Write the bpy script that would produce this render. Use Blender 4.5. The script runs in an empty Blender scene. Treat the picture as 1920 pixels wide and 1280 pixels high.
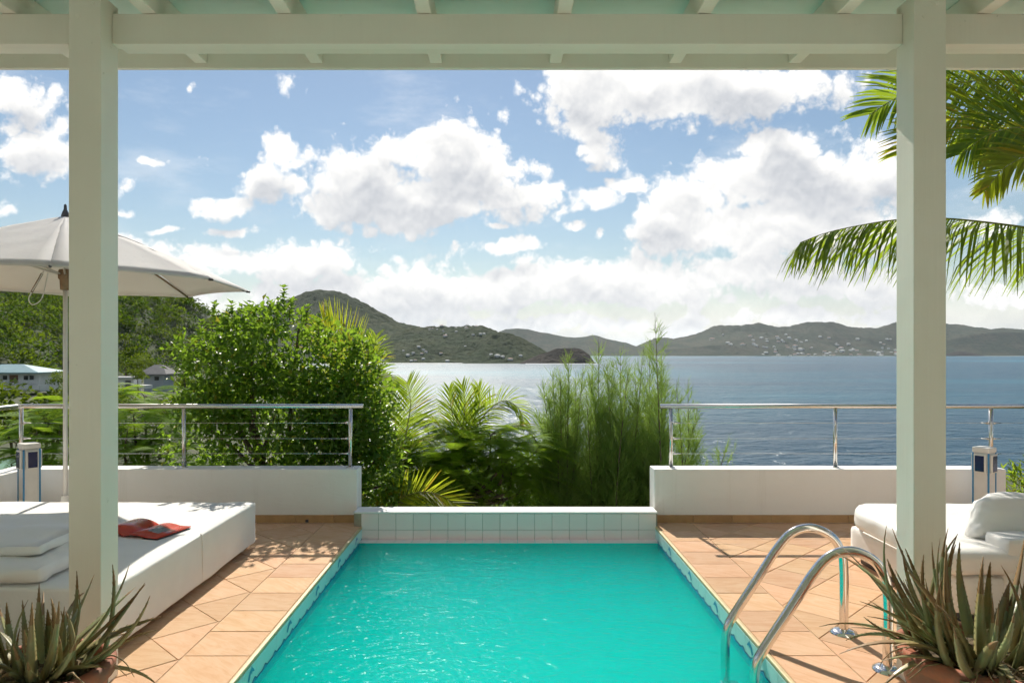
import bpy, bmesh, math, random
import numpy as np
from mathutils import Vector, Matrix, noise as mnoise

random.seed(7); RNG = np.random.default_rng(7)
SC = bpy.context.scene
COL = SC.collection
R = math.radians

# ------------------------------------------------------------------ camera
F = 1350.0; CX = 947.0; CY = 662.0; EYE = 1.45           # measured on the 1920 px photograph
cam = bpy.data.cameras.new("camera"); cam_o = bpy.data.objects.new("camera", cam); COL.objects.link(cam_o)
cam_o.location = (0, 0, EYE); cam_o.rotation_euler = (R(90), 0, 0)
cam.sensor_fit = 'HORIZONTAL'; cam.sensor_width = 36; cam.lens = 36 * F / 1920
cam.shift_x = (960 - CX) / 1920; cam.shift_y = (CY - 640) / 1920
cam.clip_start = 0.05; cam.clip_end = 60000
SC.camera = cam_o

# ------------------------------------------------------------------ sun, sky, exposure
SUN_EL, SUN_AZ = 41.0, -8.0                               # azimuth from +Y, negative = to the left
sd = Vector((math.sin(R(SUN_AZ)) * math.cos(R(SUN_EL)), math.cos(R(SUN_AZ)) * math.cos(R(SUN_EL)), math.sin(R(SUN_EL))))
sun = bpy.data.lights.new("sun", 'SUN'); sun.energy = 4.25; sun.angle = R(0.53); sun.color = (1.0, 0.93, 0.82)
sun_o = bpy.data.objects.new("sun", sun); COL.objects.link(sun_o)
sun_o.location = (0, 0, 60); sun_o.rotation_euler = sd.to_track_quat('Z', 'Y').to_euler()
SC.view_settings.view_transform = 'Standard'; SC.view_settings.look = 'None'
SC.view_settings.gamma = 1.0; SC.view_settings.use_curve_mapping = False
SC.view_settings.exposure = 0.5
SKY = 0.060; CLOUD = 0.765
SC.cycles.use_denoising = True
try: SC.cycles.denoiser = 'OPENIMAGEDENOISE'
except Exception: pass
SC.cycles.use_adaptive_sampling = True; SC.cycles.adaptive_threshold = 0.04; SC.cycles.adaptive_min_samples = 24
SC.cycles.max_bounces = 12; SC.cycles.diffuse_bounces = 5; SC.cycles.glossy_bounces = 4
SC.cycles.transmission_bounces = 4; SC.cycles.transparent_max_bounces = 12; SC.cycles.volume_bounces = 9
SC.cycles.sample_clamp_direct = 3.6; SC.cycles.sample_clamp_indirect = 8.0; SC.cycles.caustics_reflective = False; SC.cycles.caustics_refractive = False

class NT:
    """small node tree writer"""
    def __init__(s, tree): s.t = tree; s.n = tree.nodes; s.l = tree.links
    def node(s, kind, **kw):
        n = s.n.new(kind)
        for k, v in kw.items(): setattr(n, k, v)
        return n
    def put(s, sock, v):
        if isinstance(v, bpy.types.NodeSocket): s.l.new(v, sock)
        else: sock.default_value = v
    def math(s, op, a, b=None, c=None, clamp=False):
        n = s.node('ShaderNodeMath', operation=op, use_clamp=clamp)
        for i, v in enumerate((a, b, c)):
            if v is not None: s.put(n.inputs[i], v)
        return n.outputs[0]
    def vmath(s, op, a, b=None, c=None):
        n = s.node('ShaderNodeVectorMath', operation=op)
        for i, v in enumerate((a, b, c)):
            if v is not None: s.put(n.inputs[i], v)
        return n.outputs['Value'] if op in ('LENGTH', 'DOT_PRODUCT') else n.outputs[0]
    def noise(s, vec, scale, detail=4, rough=0.5, dist=0.0, lac=2.0):
        n = s.node('ShaderNodeTexNoise'); n.inputs['Scale'].default_value = scale
        n.inputs['Detail'].default_value = detail; n.inputs['Roughness'].default_value = rough
        n.inputs['Distortion'].default_value = dist; n.inputs['Lacunarity'].default_value = lac
        if vec is not None: s.l.new(vec, n.inputs['Vector'])
        return n.outputs[0]
    def smooth(s, v, a, b, lo=0.0, hi=1.0):
        n = s.node('ShaderNodeMapRange', interpolation_type='SMOOTHSTEP')
        s.put(n.inputs[0], v); s.put(n.inputs[1], a); s.put(n.inputs[2], b); n.inputs[3].default_value = lo; n.inputs[4].default_value = hi
        return n.outputs[0]
    def mix(s, f, a, b, blend='MIX'):
        n = s.node('ShaderNodeMix', data_type='RGBA', blend_type=blend)
        s.put(n.inputs[0], f)
        for i, v in ((6, a), (7, b)):
            if isinstance(v, tuple) and len(v) == 3: v = (*v, 1)
            s.put(n.inputs[i], v)
        return n.outputs[2]
    def mapping(s, vec, scale=(1, 1, 1), rot=(0, 0, 0), loc=(0, 0, 0)):
        n = s.node('ShaderNodeMapping'); s.l.new(vec, n.inputs[0])
        n.inputs['Scale'].default_value = scale; n.inputs['Rotation'].default_value = rot; n.inputs['Location'].default_value = loc
        return n.outputs[0]
    def bump(s, h, strength, dist=0.01):
        n = s.node('ShaderNodeBump'); n.inputs['Strength'].default_value = strength; n.inputs['Distance'].default_value = dist
        s.l.new(h, n.inputs['Height']); return n.outputs[0]

world = bpy.data.worlds.new("World"); SC.world = world; world.use_nodes = True
def build_world():
    t = NT(world.node_tree); t.n.clear()
    out = t.node('ShaderNodeOutputWorld'); bg = t.node('ShaderNodeBackground'); t.l.new(bg.outputs[0], out.inputs[0])
    sky = t.node('ShaderNodeTexSky', sky_type='NISHITA'); sky.sun_disc = False
    sky.sun_elevation = R(SUN_EL); sky.sun_rotation = R(SUN_AZ)
    sky.air_density = 1.25; sky.dust_density = 0.15; sky.ozone_density = 2.2; sky.altitude = 0
    tc = t.node('ShaderNodeTexCoord').outputs['Generated']
    d = t.vmath('NORMALIZE', tc)
    sp = t.node('ShaderNodeSeparateXYZ'); t.l.new(d, sp.inputs[0]); x, y, z = sp.outputs
    yy = t.math('MAXIMUM', y, 0.12)
    cb = t.node('ShaderNodeCombineXYZ'); t.l.new(t.math('DIVIDE', x, yy), cb.inputs[0]); t.l.new(t.math('DIVIDE', z, yy), cb.inputs[1])
    uv = cb.outputs[0]                                     # direction in a plane one unit ahead
    wn = t.node('ShaderNodeTexNoise'); wn.inputs['Scale'].default_value = 11.0; wn.inputs['Detail'].default_value = 2; t.l.new(d, wn.inputs['Vector'])
    uv = t.vmath('MULTIPLY_ADD', t.vmath('SUBTRACT', wn.outputs['Color'], (0.5, 0.5, 0.5)), (0.060, 0.050, 0), uv)
    # cumulus masses (direction centre and half size, in 1/1350 units of the plane ahead)
    B = [(690,340,105,85,1),(745,285,62,50,1),(835,300,100,70,1),(905,325,75,60,1),(665,385,85,42,1),(800,375,190,55,1),(935,368,90,40,.9),(1005,358,50,16,.8),
         (1000,315,54,40,.42),(955,208,58,46,.34),
         (1110,180,110,80,1),(1250,165,190,66,1),(1410,165,170,58,1),(1085,235,60,65,.8),(1115,285,75,42,.7),(1500,205,60,34,.5),
         (1120,375,70,26,.7),(1185,345,52,26,.75),(1080,428,36,22,.38),(1128,432,28,30,.2),
         (1480,300,85,58,1),(1395,340,95,60,1),(1570,345,110,75,1),(1325,375,80,50,1),(1650,335,80,60,1),(1270,412,80,46,1),(1400,425,190,55,1),(1570,430,200,75,1),
         (520,285,42,44,.8),(480,340,62,55,.85),(430,388,66,32,.8),(548,358,46,28,.6),(540,165,44,42,.45),(360,165,40,30,.18),(280,305,62,28,.32),(382,300,56,50,.25),(250,357,44,26,.42),(243,395,46,18,.38),
         (30,190,100,55,.8),(60,290,100,75,.85),(10,385,70,35,.7),(110,230,40,40,.6),
         (445,433,80,16,.55),(310,428,60,13,.5),(935,472,120,22,.6),(930,432,40,14,.4),
         (440,490,150,38,.8),(590,495,140,48,.85),(640,565,240,60,.8),(800,545,240,55,.85),(980,545,230,52,.85),(1180,530,240,46,.85),(1400,505,200,40,.7),(1560,535,260,60,.75),
         (1000,612,460,34,.75),(560,610,260,40,.75),(1500,600,300,34,.7),(200,560,300,60,.7),(1850,420,110,30,.6),(1880,560,170,40,.6),(180,480,200,45,.7),(-150,450,200,60,.7),(2150,300,200,90,.7),(-220,200,160,80,.7)]
    def field(vec, rmin=0):
        fl = None
        for (px, py, rx, ry, a) in [q for q in B if q[2] >= rmin]:
            sx, sy = F / (rx * 1.12), F / (ry * 1.12); u0, v0 = (px - CX) / F, (CY - py) / F
            l = t.vmath('LENGTH', t.vmath('MULTIPLY_ADD', vec, (sx, sy, 0), (-u0 * sx, -v0 * sy, 0)))
            b = t.math('MULTIPLY_ADD', l, -0.85, 0.85 * a + 0.12)
            fl = b if fl is None else t.math('SMOOTH_MAX', fl, b, 0.12)
        return t.math('MAXIMUM', fl, -0.9)
    fld = field(uv); flu = field(t.vmath('ADD', uv, (-0.004, 0.030, 0)), 62)      # second: how much cloud lies towards the sun
    # clouds of the same kind over the rest of the sky
    gen = t.math('MULTIPLY_ADD', t.noise(t.vmath('MULTIPLY', d, (1, 1, 1.8)), 2.6, 2, 0.5), 3.2, -1.75)
    ahead = t.math('MULTIPLY', t.smooth(y, 0.45, 0.62), t.smooth(z, 0.52, 0.40))
    fm = t.node('ShaderNodeMix', data_type='FLOAT'); t.put(fm.inputs[0], ahead); t.put(fm.inputs[2], gen); t.put(fm.inputs[3], fld); fld = fm.outputs[0]
    fm = t.node('ShaderNodeMix', data_type='FLOAT'); t.put(fm.inputs[0], ahead); t.put(fm.inputs[2], t.math('SUBTRACT', gen, 0.25)); t.put(fm.inputs[3], flu); flu = fm.outputs[0]
    nb = t.noise(d, 13.0, 2, 0.5, 0.0)
    n1 = t.noise(d, 13.0, 8, 0.58, 0.0)
    def billow(vec):
        return t.math('MULTIPLY_ADD', t.math('ABSOLUTE', t.math('SUBTRACT', t.noise(vec, 34.0, 4, 0.5, 0.0, 2.2), 0.5)), 5.0, -0.55)
    bil = billow(d); bil2 = billow(t.vmath('ADD', d, (-0.002, 0.0, 0.009)))
    big = t.noise(d, 6.0, 2, 0.5)
    dens = t.math('ADD', t.math('ADD', fld, t.math('MULTIPLY_ADD', n1, 1.75, -0.89)), t.math('MULTIPLY', bil, 0.30))
    alpha = t.smooth(dens, -0.02, 0.30)
    core = t.smooth(t.math('ADD', flu, t.math('MULTIPLY_ADD', nb, 1.5, -0.75)), -0.05, 0.75)
    lit = t.math('MULTIPLY', t.math('SUBTRACT', bil, bil2), 0.09)
    low = t.smooth(z, 0.0, 0.22, 0.90, 1.0)
    br = t.math('MULTIPLY_ADD', t.math('MULTIPLY', t.math('MULTIPLY', core, t.smooth(z, 0.0, 0.24, 0.55, 1.0)), t.smooth(big, 0.10, 0.55)), -0.38, 1.06)
    br = t.math('ADD', br, lit)
    br = t.math('MULTIPLY', t.math('MINIMUM', t.math('MAXIMUM', br, 0.55), 1.12), low)
    ccol = t.mix(t.smooth(br, 0.4, 1.0), (0.80, 0.86, 0.97), (1.0, 0.99, 0.97))
    cem = t.vmath('SCALE', ccol); 
    nsc = cem.node; t.put(nsc.inputs['Scale'], t.math('MULTIPLY', br, CLOUD))
    skc = t.vmath('SCALE', sky.outputs[0]); t.put(skc.node.inputs['Scale'], SKY)
    wisp = t.math('MULTIPLY', t.smooth(t.noise(t.vmath('MULTIPLY', d, (1, 1, 3)), 6.0, 6, 0.6), 0.5, 0.8), 0.35)
    alpha = t.math('MAXIMUM', t.math('MAXIMUM', alpha, wisp), t.smooth(z, 0.13, 0.0, 0.0, 0.88))
    below = t.smooth(z, -0.02, 0.0)
    fin = t.mix(t.math('MULTIPLY', alpha, below), skc, cem)
    t.l.new(fin, bg.inputs[0]); bg.inputs[1].default_value = 1.0
build_world()
try:
    world.cycles.sampling_method = 'MANUAL'; world.cycles.sample_map_resolution = 512
except Exception: pass

# ------------------------------------------------------------------ materials
def pmat(name, col, rough=0.6, metal=0.0, spec=0.5, var=0.0, vscale=6.0, bump=0.0, bscale=40.0, bdist=0.004, coord='Object', rnd=0.0, col2=None, trans=0.0, tcol=None, detail=5):
    m = bpy.data.materials.new(name); m.use_nodes = True; t = NT(m.node_tree); t.n.clear()
    out = t.node('ShaderNodeOutputMaterial'); p = t.node('ShaderNodeBsdfPrincipled')
    p.inputs['Roughness'].default_value = rough; p.inputs['Metallic'].default_value = metal; p.inputs['Specular IOR Level'].default_value = spec
    c = (*col, 1); tc = t.node('ShaderNodeTexCoord').outputs[coord]
    if var or col2:
        n = t.noise(tc, vscale, detail, 0.6)
        c2 = col2 if col2 else tuple(max(0, v * (1 - var)) for v in col)
        c = t.mix(t.smooth(n, 0.34, 0.66), c, c2)
    if rnd:
        oi = t.node('ShaderNodeObjectInfo').outputs['Random']
        h = t.node('ShaderNodeHueSaturation'); t.put(h.inputs['Color'], c)
        t.l.new(t.math('MULTIPLY_ADD', oi, rnd, 1 - rnd / 2), h.inputs['Value']); c = h.outputs[0]
    t.put(p.inputs['Base Color'], c)
    if bump: t.l.new(t.bump(t.noise(tc, bscale, 4, 0.6), bump, bdist), p.inputs['Normal'])
    if trans:
        tr = t.node('ShaderNodeBsdfTranslucent'); tr.inputs[0].default_value = (*(tcol or col), 1)
        mx = t.node('ShaderNodeMixShader'); mx.inputs[0].default_value = trans
        t.l.new(p.outputs[0], mx.inputs[1]); t.l.new(tr.outputs[0], mx.inputs[2]); t.l.new(mx.outputs[0], out.inputs[0])
    else: t.l.new(p.outputs[0], out.inputs[0])
    return m

def leafmat(name, c1, c2, tcol, trans=0.45, rough=0.4, spec=0.5, yellow=None, yfrac=0.0, attr=False):
    m = bpy.data.materials.new(name); m.use_nodes = True; t = NT(m.node_tree); t.n.clear()
    out = t.node('ShaderNodeOutputMaterial'); p = t.node('ShaderNodeBsdfPrincipled')
    p.inputs['Roughness'].default_value = rough; p.inputs['Specular IOR Level'].default_value = spec
    ri = t.node('ShaderNodeNewGeometry').outputs['Random Per Island']
    c = t.mix(ri, c1, c2); tcn = t.mix(ri, tcol, tuple(v * 0.6 for v in tcol))
    if yellow:
        r2 = t.math('FRACT', t.math('MULTIPLY', ri, 37.7)); k = t.math('LESS_THAN', r2, yfrac)
        c = t.mix(k, c, yellow); tcn = t.mix(k, tcn, tuple(min(1, v * 1.2) for v in yellow))
    if attr:
        a = t.node('ShaderNodeAttribute', attribute_name='tint').outputs['Color']
        c = t.mix(1.0, c, a, 'MULTIPLY'); tcn = t.mix(1.0, tcn, a, 'MULTIPLY')
    t.l.new(c, p.inputs['Base Color'])
    tr = t.node('ShaderNodeBsdfTranslucent'); t.l.new(tcn, tr.inputs[0])
    mx = t.node('ShaderNodeMixShader'); mx.inputs[0].default_value = trans
    t.l.new(p.outputs[0], mx.inputs[1]); t.l.new(tr.outputs[0], mx.inputs[2]); t.l.new(mx.outputs[0], out.inputs[0])
    return m

M = {}
def paint_mat(name, c1, c2, c3):
    m = bpy.data.materials.new(name); m.use_nodes = True; t = NT(m.node_tree); t.n.clear()
    out = t.node('ShaderNodeOutputMaterial'); p = t.node('ShaderNodeBsdfPrincipled'); t.l.new(p.outputs[0], out.inputs[0])
    tc = t.node('ShaderNodeTexCoord').outputs['Object']; oi = t.node('ShaderNodeObjectInfo').outputs['Random']
    cb = t.node('ShaderNodeCombineXYZ'); t.l.new(t.math('MULTIPLY', oi, 29.0), cb.inputs[0]); v = t.vmath('ADD', tc, cb.outputs[0])
    big = t.noise(v, 0.9, 4, 0.6); brush = t.noise(t.mapping(v, (60, 60, 2.0)), 1.0, 4, 0.6, 0.3); spot = t.noise(v, 26.0, 3, 0.5)
    c = t.mix(t.smooth(big, 0.38, 0.66), c1, c2); c = t.mix(t.smooth(brush, 0.5, 0.8, 0, 0.35), c, c2); c = t.mix(t.smooth(spot, 0.72, 0.80, 0, 0.5), c, c3)
    t.l.new(c, p.inputs['Base Color']); p.inputs['Roughness'].default_value = 0.5
    t.l.new(t.bump(t.math('ADD', brush, t.math('MULTIPLY', spot, 0.4)), 0.35, 0.0025), p.inputs['Normal']); return m
M['paint'] = paint_mat('veranda_paint', (0.88, 0.845, 0.755), (0.82, 0.79, 0.695), (0.55, 0.54, 0.44))
M['ceil'] = pmat('ceiling_paint', (0.74, 0.86, 0.79), 0.6, var=0.08, vscale=1.2)
def plaster_mat():
    m = bpy.data.materials.new('white_plaster'); m.use_nodes = True; t = NT(m.node_tree); t.n.clear()
    out = t.node('ShaderNodeOutputMaterial'); p = t.node('ShaderNodeBsdfPrincipled'); t.l.new(p.outputs[0], out.inputs[0])
    tc = t.node('ShaderNodeTexCoord').outputs['Object']
    big = t.noise(tc, 1.6, 5, 0.6); streak = t.noise(t.mapping(tc, (16, 16, 0.9)), 1.0, 5, 0.65); fine = t.noise(tc, 90, 4, 0.6); trowel = t.noise(t.mapping(tc, (3, 3, 6)), 2.0, 4, 0.6, 1.0)
    c = t.mix(t.smooth(big, 0.4, 0.7, 0, 0.5), (0.88, 0.875, 0.85), (0.82, 0.81, 0.77)); c = t.mix(t.smooth(streak, 0.55, 0.78, 0, 0.30), c, (0.66, 0.64, 0.58)); c = t.mix(t.smooth(fine, 0.70, 0.80, 0, 0.3), c, (0.6, 0.58, 0.52))
    t.l.new(c, p.inputs['Base Color']); p.inputs['Roughness'].default_value = 0.75
    t.l.new(t.bump(t.math('ADD', trowel, t.math('MULTIPLY', fine, 0.3)), 0.4, 0.006), p.inputs['Normal']); return m
M['plaster'] = plaster_mat()
M['gtile'] = pmat('white_glazed_tile', (0.96, 0.81, 0.78), 0.35, spec=0.3, rnd=0.06)
M['grout'] = pmat('grout', (0.42, 0.38, 0.30), 0.9, var=0.2, vscale=12)
M['tgrout'] = pmat('deck_grout', (0.50, 0.35, 0.22), 0.9, var=0.2, vscale=10)
M['skirt'] = pmat('tan_skirting', (0.50, 0.31, 0.14), 0.5, var=0.15, vscale=10, rnd=0.12)
M['bullnose'] = pmat('coping_edge', (0.62, 0.50, 0.26), 0.5, var=0.15, vscale=12)
M['basin'] = pmat('pool_paint', (0.030, 0.93, 0.84), 0.6, var=0.10, vscale=1.3)
M['bandtile'] = pmat('aqua_band_tile', (0.62, 0.82, 0.79), 0.3, rnd=0.08)
M['wave'] = pmat('wave_blue', (0.015, 0.06, 0.16), 0.3)
M['wavelight'] = pmat('wave_light_blue', (0.05, 0.26, 0.48), 0.3)
M['steel'] = pmat('brushed_steel', (0.72, 0.70, 0.66), 0.24, metal=1.0)
M['chrome'] = pmat('chrome', (0.74, 0.72, 0.69), 0.13, metal=1.0)
M['fabric'] = pmat('white_cover', (0.78, 0.77, 0.74), 0.85, var=0.05, vscale=3, bump=0.3, bscale=7, bdist=0.02)
M['cushion'] = pmat('white_vinyl', (0.80, 0.78, 0.74), 0.55, var=0.04, vscale=3, bump=0.25, bscale=9, bdist=0.012)
M['canvas'] = pmat('umbrella_canvas', (0.80, 0.79, 0.77), 0.85, var=0.04, vscale=4, bump=0.3, bscale=7, bdist=0.015, trans=0.32, tcol=(0.74, 0.70, 0.63))
M['wood'] = pmat('wood', (0.30, 0.20, 0.11), 0.6, var=0.4, vscale=14)
M['darkmetal'] = pmat('dark_metal', (0.06, 0.06, 0.06), 0.5)
M['mast'] = pmat('mast_alu', (0.74, 0.73, 0.70), 0.4, metal=0.2)
M['navy'] = pmat('navy_glass', (0.012, 0.018, 0.075), 0.15)
M['bluestripe'] = pmat('blue_stripe', (0.05, 0.25, 0.48), 0.5)
M['lampwhite'] = pmat('lamp_white', (0.76, 0.74, 0.69), 0.5, var=0.06, vscale=8)
M['red'] = pmat('red_page', (0.52, 0.055, 0.03), 0.25, var=0.12, vscale=9)
M['pagephoto'] = pmat('page_photo', (0.42, 0.40, 0.38), 0.5, col2=(0.06, 0.06, 0.06), vscale=38)
M['pagedark'] = pmat('page_back', (0.05, 0.05, 0.07), 0.5)
M['terra'] = pmat('terracotta', (0.42, 0.13, 0.06), 0.8, col2=(0.24, 0.10, 0.06), vscale=9, bump=0.3, bscale=30)
M['soil'] = pmat('dry_litter', (0.14, 0.10, 0.05), 0.95, var=0.5, vscale=30, bump=0.8, bscale=50, bdist=0.02)
M['tendril'] = pmat('dry_tendril', (0.34, 0.24, 0.12), 0.8, var=0.4, vscale=20)
M['aloe'] = pmat('aloe_leaf', (0.25, 0.29, 0.14), 0.42, col2=(0.32, 0.24, 0.10), vscale=6, rnd=0.5, trans=0.12, tcol=(0.22, 0.26, 0.06))
M['aloetip'] = pmat('aloe_tip', (0.22, 0.13, 0.05), 0.6)
M['bark'] = pmat('bark', (0.17, 0.13, 0.09), 0.9, var=0.5, vscale=9, bump=0.6, bscale=20, bdist=0.02)
M['bush'] = leafmat('shrub_leaf', (0.055, 0.13, 0.018), (0.09, 0.17, 0.03), (0.36, 0.58, 0.04), 0.48, 0.38, 0.35, yellow=(0.30, 0.30, 0.03), yfrac=0.03)
M['pinna'] = leafmat('feather_leaf', (0.17, 0.31, 0.03), (0.23, 0.37, 0.035), (0.42, 0.62, 0.04), 0.50, 0.6, 0.1)
M['palm'] = leafmat('palm_leaflet', (0.06, 0.13, 0.018), (0.10, 0.16, 0.02), (0.52, 0.70, 0.045), 0.50, 0.48, 0.3, yellow=(0.40, 0.34, 0.04), yfrac=0.06)
M['palmy'] = leafmat('palm_leaflet_yellow', (0.16, 0.20, 0.02), (0.20, 0.20, 0.02), (0.62, 0.72, 0.04), 0.54, 0.5, 0.3, yellow=(0.46, 0.36, 0.03), yfrac=0.12)
M['rachis'] = pmat('palm_rachis', (0.24, 0.26, 0.06), 0.5)
M['needle'] = leafmat('casuarina_needle', (0.15, 0.26, 0.065), (0.21, 0.30, 0.08), (0.42, 0.60, 0.11), 0.52, 0.7, 0.1)
M['wood_leaf'] = leafmat('wood_leaf', (0.05, 0.10, 0.018), (0.075, 0.135, 0.022), (0.26, 0.38, 0.03), 0.40, 0.7, 0.08, attr=True)
M['ground'] = pmat('slope_ground', (0.07, 0.075, 0.03), 0.95, col2=(0.045, 0.065, 0.02), vscale=0.6)
M['hillside'] = pmat('hillside_scrub', (0.035, 0.065, 0.016), 0.95, col2=(0.055, 0.075, 0.024), vscale=0.05)
M['roofblue'] = pmat('blue_metal_roof', (0.26, 0.40, 0.42), 0.5, var=0.1, vscale=0.6)
M['roofgrey'] = pmat('grey_shingle_roof', (0.16, 0.16, 0.16), 0.8, var=0.2, vscale=1.2)
M['housewhite'] = pmat('house_white', (0.70, 0.70, 0.67), 0.8, var=0.08, vscale=0.5)
M['housegrey'] = pmat('house_greyblue', (0.34, 0.38, 0.42), 0.8, var=0.1, vscale=0.5)
M['glass'] = pmat('window_glass', (0.03, 0.035, 0.04), 0.1)
M['shutter'] = pmat('brown_shutter', (0.18, 0.09, 0.04), 0.6)
M['greenroof'] = pmat('green_roof', (0.05, 0.20, 0.09), 0.5, var=0.2, vscale=2)
M['roofred'] = pmat('pale_red_roof', (0.42, 0.24, 0.18), 0.8)
M['rooflight'] = pmat('pale_roof', (0.66, 0.66, 0.64), 0.8)
M['sand'] = pmat('beach_sand', (0.66, 0.58, 0.44), 0.9, var=0.1, vscale=0.02)
M['foam'] = pmat('surf_foam', (0.8, 0.82, 0.82), 0.8, var=0.1, vscale=0.1)

def deck_tile_mat():
    m = bpy.data.materials.new('sandstone_tile'); m.use_nodes = True; t = NT(m.node_tree); t.n.clear()
    out = t.node('ShaderNodeOutputMaterial'); p = t.node('ShaderNodeBsdfPrincipled'); t.l.new(p.outputs[0], out.inputs[0])
    tc = t.node('ShaderNodeTexCoord').outputs['Object']; oi = t.node('ShaderNodeObjectInfo').outputs['Random']
    cb = t.node('ShaderNodeCombineXYZ'); t.l.new(t.math('MULTIPLY', oi, 37.0), cb.inputs[0]); t.l.new(t.math('MULTIPLY', oi, 91.0), cb.inputs[1])
    v = t.vmath('ADD', tc, cb.outputs[0])
    rot = t.node('ShaderNodeVectorRotate', rotation_type='Z_AXIS'); t.l.new(v, rot.inputs['Vector']); t.l.new(t.math('MULTIPLY', oi, 0.9), rot.inputs['Angle'])
    vein = t.noise(t.mapping(rot.outputs[0], (2.2, 11, 1)), 2.2, 6, 0.62, 1.2)
    blotch = t.noise(v, 4.0, 4, 0.6); fine = t.noise(v, 150, 2, 0.5)
    c = t.mix(t.smooth(vein, 0.35, 0.68), (0.63, 0.415, 0.265), (0.57, 0.345, 0.20))
    c = t.mix(t.smooth(blotch, 0.42, 0.75, 0, 0.55), c, (0.66, 0.47, 0.32))
    c = t.mix(t.smooth(fine, 0.62, 0.75, 0, 0.25), c, (0.38, 0.20, 0.10))
    h = t.node('ShaderNodeHueSaturation'); t.l.new(c, h.inputs['Color']); t.l.new(t.math('MULTIPLY_ADD', oi, 0.22, 0.89), h.inputs['Value'])
    t.l.new(t.math('MULTIPLY_ADD', t.math('FRACT', t.math('MULTIPLY', oi, 13.7)), 0.012, 0.494), h.inputs['Hue'])
    t.l.new(h.outputs[0], p.inputs['Base Color']); p.inputs['Roughness'].default_value = 0.6; p.inputs['Specular IOR Level'].default_value = 0.03
    t.l.new(t.bump(vein, 0.25, 0.003), p.inputs['Normal'])
    return m
M['deck'] = deck_tile_mat()
M['inner'] = pmat('veranda_floor', (0.60, 0.60, 0.54), 0.6, var=0.1, vscale=2)

def pool_water_mat():
    m = bpy.data.materials.new('pool_water'); m.use_nodes = True; t = NT(m.node_tree); t.n.clear()
    out = t.node('ShaderNodeOutputMaterial'); mx = t.node('ShaderNodeMixShader'); t.l.new(mx.outputs[0], out.inputs[0])
    tr = t.node('ShaderNodeBsdfTransparent'); tr.inputs[0].default_value = (0.90, 0.99, 0.98, 1)
    gl = t.node('ShaderNodeBsdfGlossy'); gl.inputs['Roughness'].default_value = 0.05
    fr = t.node('ShaderNodeFresnel'); fr.inputs[0].default_value = 1.33
    tc = t.node('ShaderNodeTexCoord').outputs['Object']
    a = t.noise(t.mapping(tc, (1.0, 1.6, 1)), 5.5, 3, 0.5, 0.8); b = t.noise(t.mapping(tc, (1.0, 1.5, 1)), 19, 3, 0.5, 0.6)
    h = t.math('ADD', t.math('MULTIPLY', a, 1.0), t.math('MULTIPLY', b, 0.55))
    bp = t.bump(h, 0.42, 0.03)
    t.l.new(bp, gl.inputs['Normal']); t.l.new(bp, fr.inputs['Normal'])
    vol = t.node('ShaderNodeVolumePrincipled'); vol.inputs['Color'].default_value = (0.0, 0.992, 0.975, 1); vol.inputs['Density'].default_value = 1.7
    t.l.new(vol.outputs[0], out.inputs['Volume'])
    t.l.new(t.math('MULTIPLY', fr.outputs[0], 0.50), mx.inputs[0]); t.l.new(tr.outputs[0], mx.inputs[1]); t.l.new(gl.outputs[0], mx.inputs[2])
    return m
M['poolwater'] = pool_water_mat()

def sea_mat():
    m = bpy.data.materials.new('sea_water'); m.use_nodes = True; t = NT(m.node_tree); t.n.clear()
    out = t.node('ShaderNodeOutputMaterial'); p = t.node('ShaderNodeBsdfPrincipled'); t.l.new(p.outputs[0], out.inputs[0])
    tc = t.node('ShaderNodeTexCoord').outputs['Object']
    big = t.noise(t.mapping(tc, (0.0011, 0.0022, 1)), 1.0, 4, 0.55, 0.5)
    swell = t.noise(t.mapping(tc, (0.020, 0.034, 1), (0, 0, 0.25)), 1.0, 4, 0.6, 0.5)
    chop = t.noise(t.mapping(tc, (0.14, 0.22, 1), (0, 0, -0.2)), 1.0, 4, 0.6, 0.4)
    fine = t.noise(t.mapping(tc, (0.7, 1.0, 1)), 1.0, 3, 0.6)
    sp = t.node('ShaderNodeSeparateXYZ'); t.l.new(tc, sp.inputs[0])
    c = t.mix(t.smooth(big, 0.45, 0.66), (0.005, 0.058, 0.10), (0.008, 0.17, 0.24))
    c = t.mix(t.smooth(sp.outputs[1], 3200, 3950, 0, 0.8), c, (0.04, 0.24, 0.30))   # sandy shallows off the far beach
    t.l.new(c, p.inputs['Base Color']); p.inputs['Roughness'].default_value = 0.28; p.inputs['IOR'].default_value = 1.33; p.inputs['Specular IOR Level'].default_value = 0.36
    h = t.math('ADD', t.math('MULTIPLY', swell, 3.6), t.math('ADD', t.math('MULTIPLY', chop, 2.0), t.math('MULTIPLY', fine, 0.40)))
    t.l.new(t.bump(h, 0.85, 1.0), p.inputs['Normal'])
    return m
M['sea'] = sea_mat()

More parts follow.
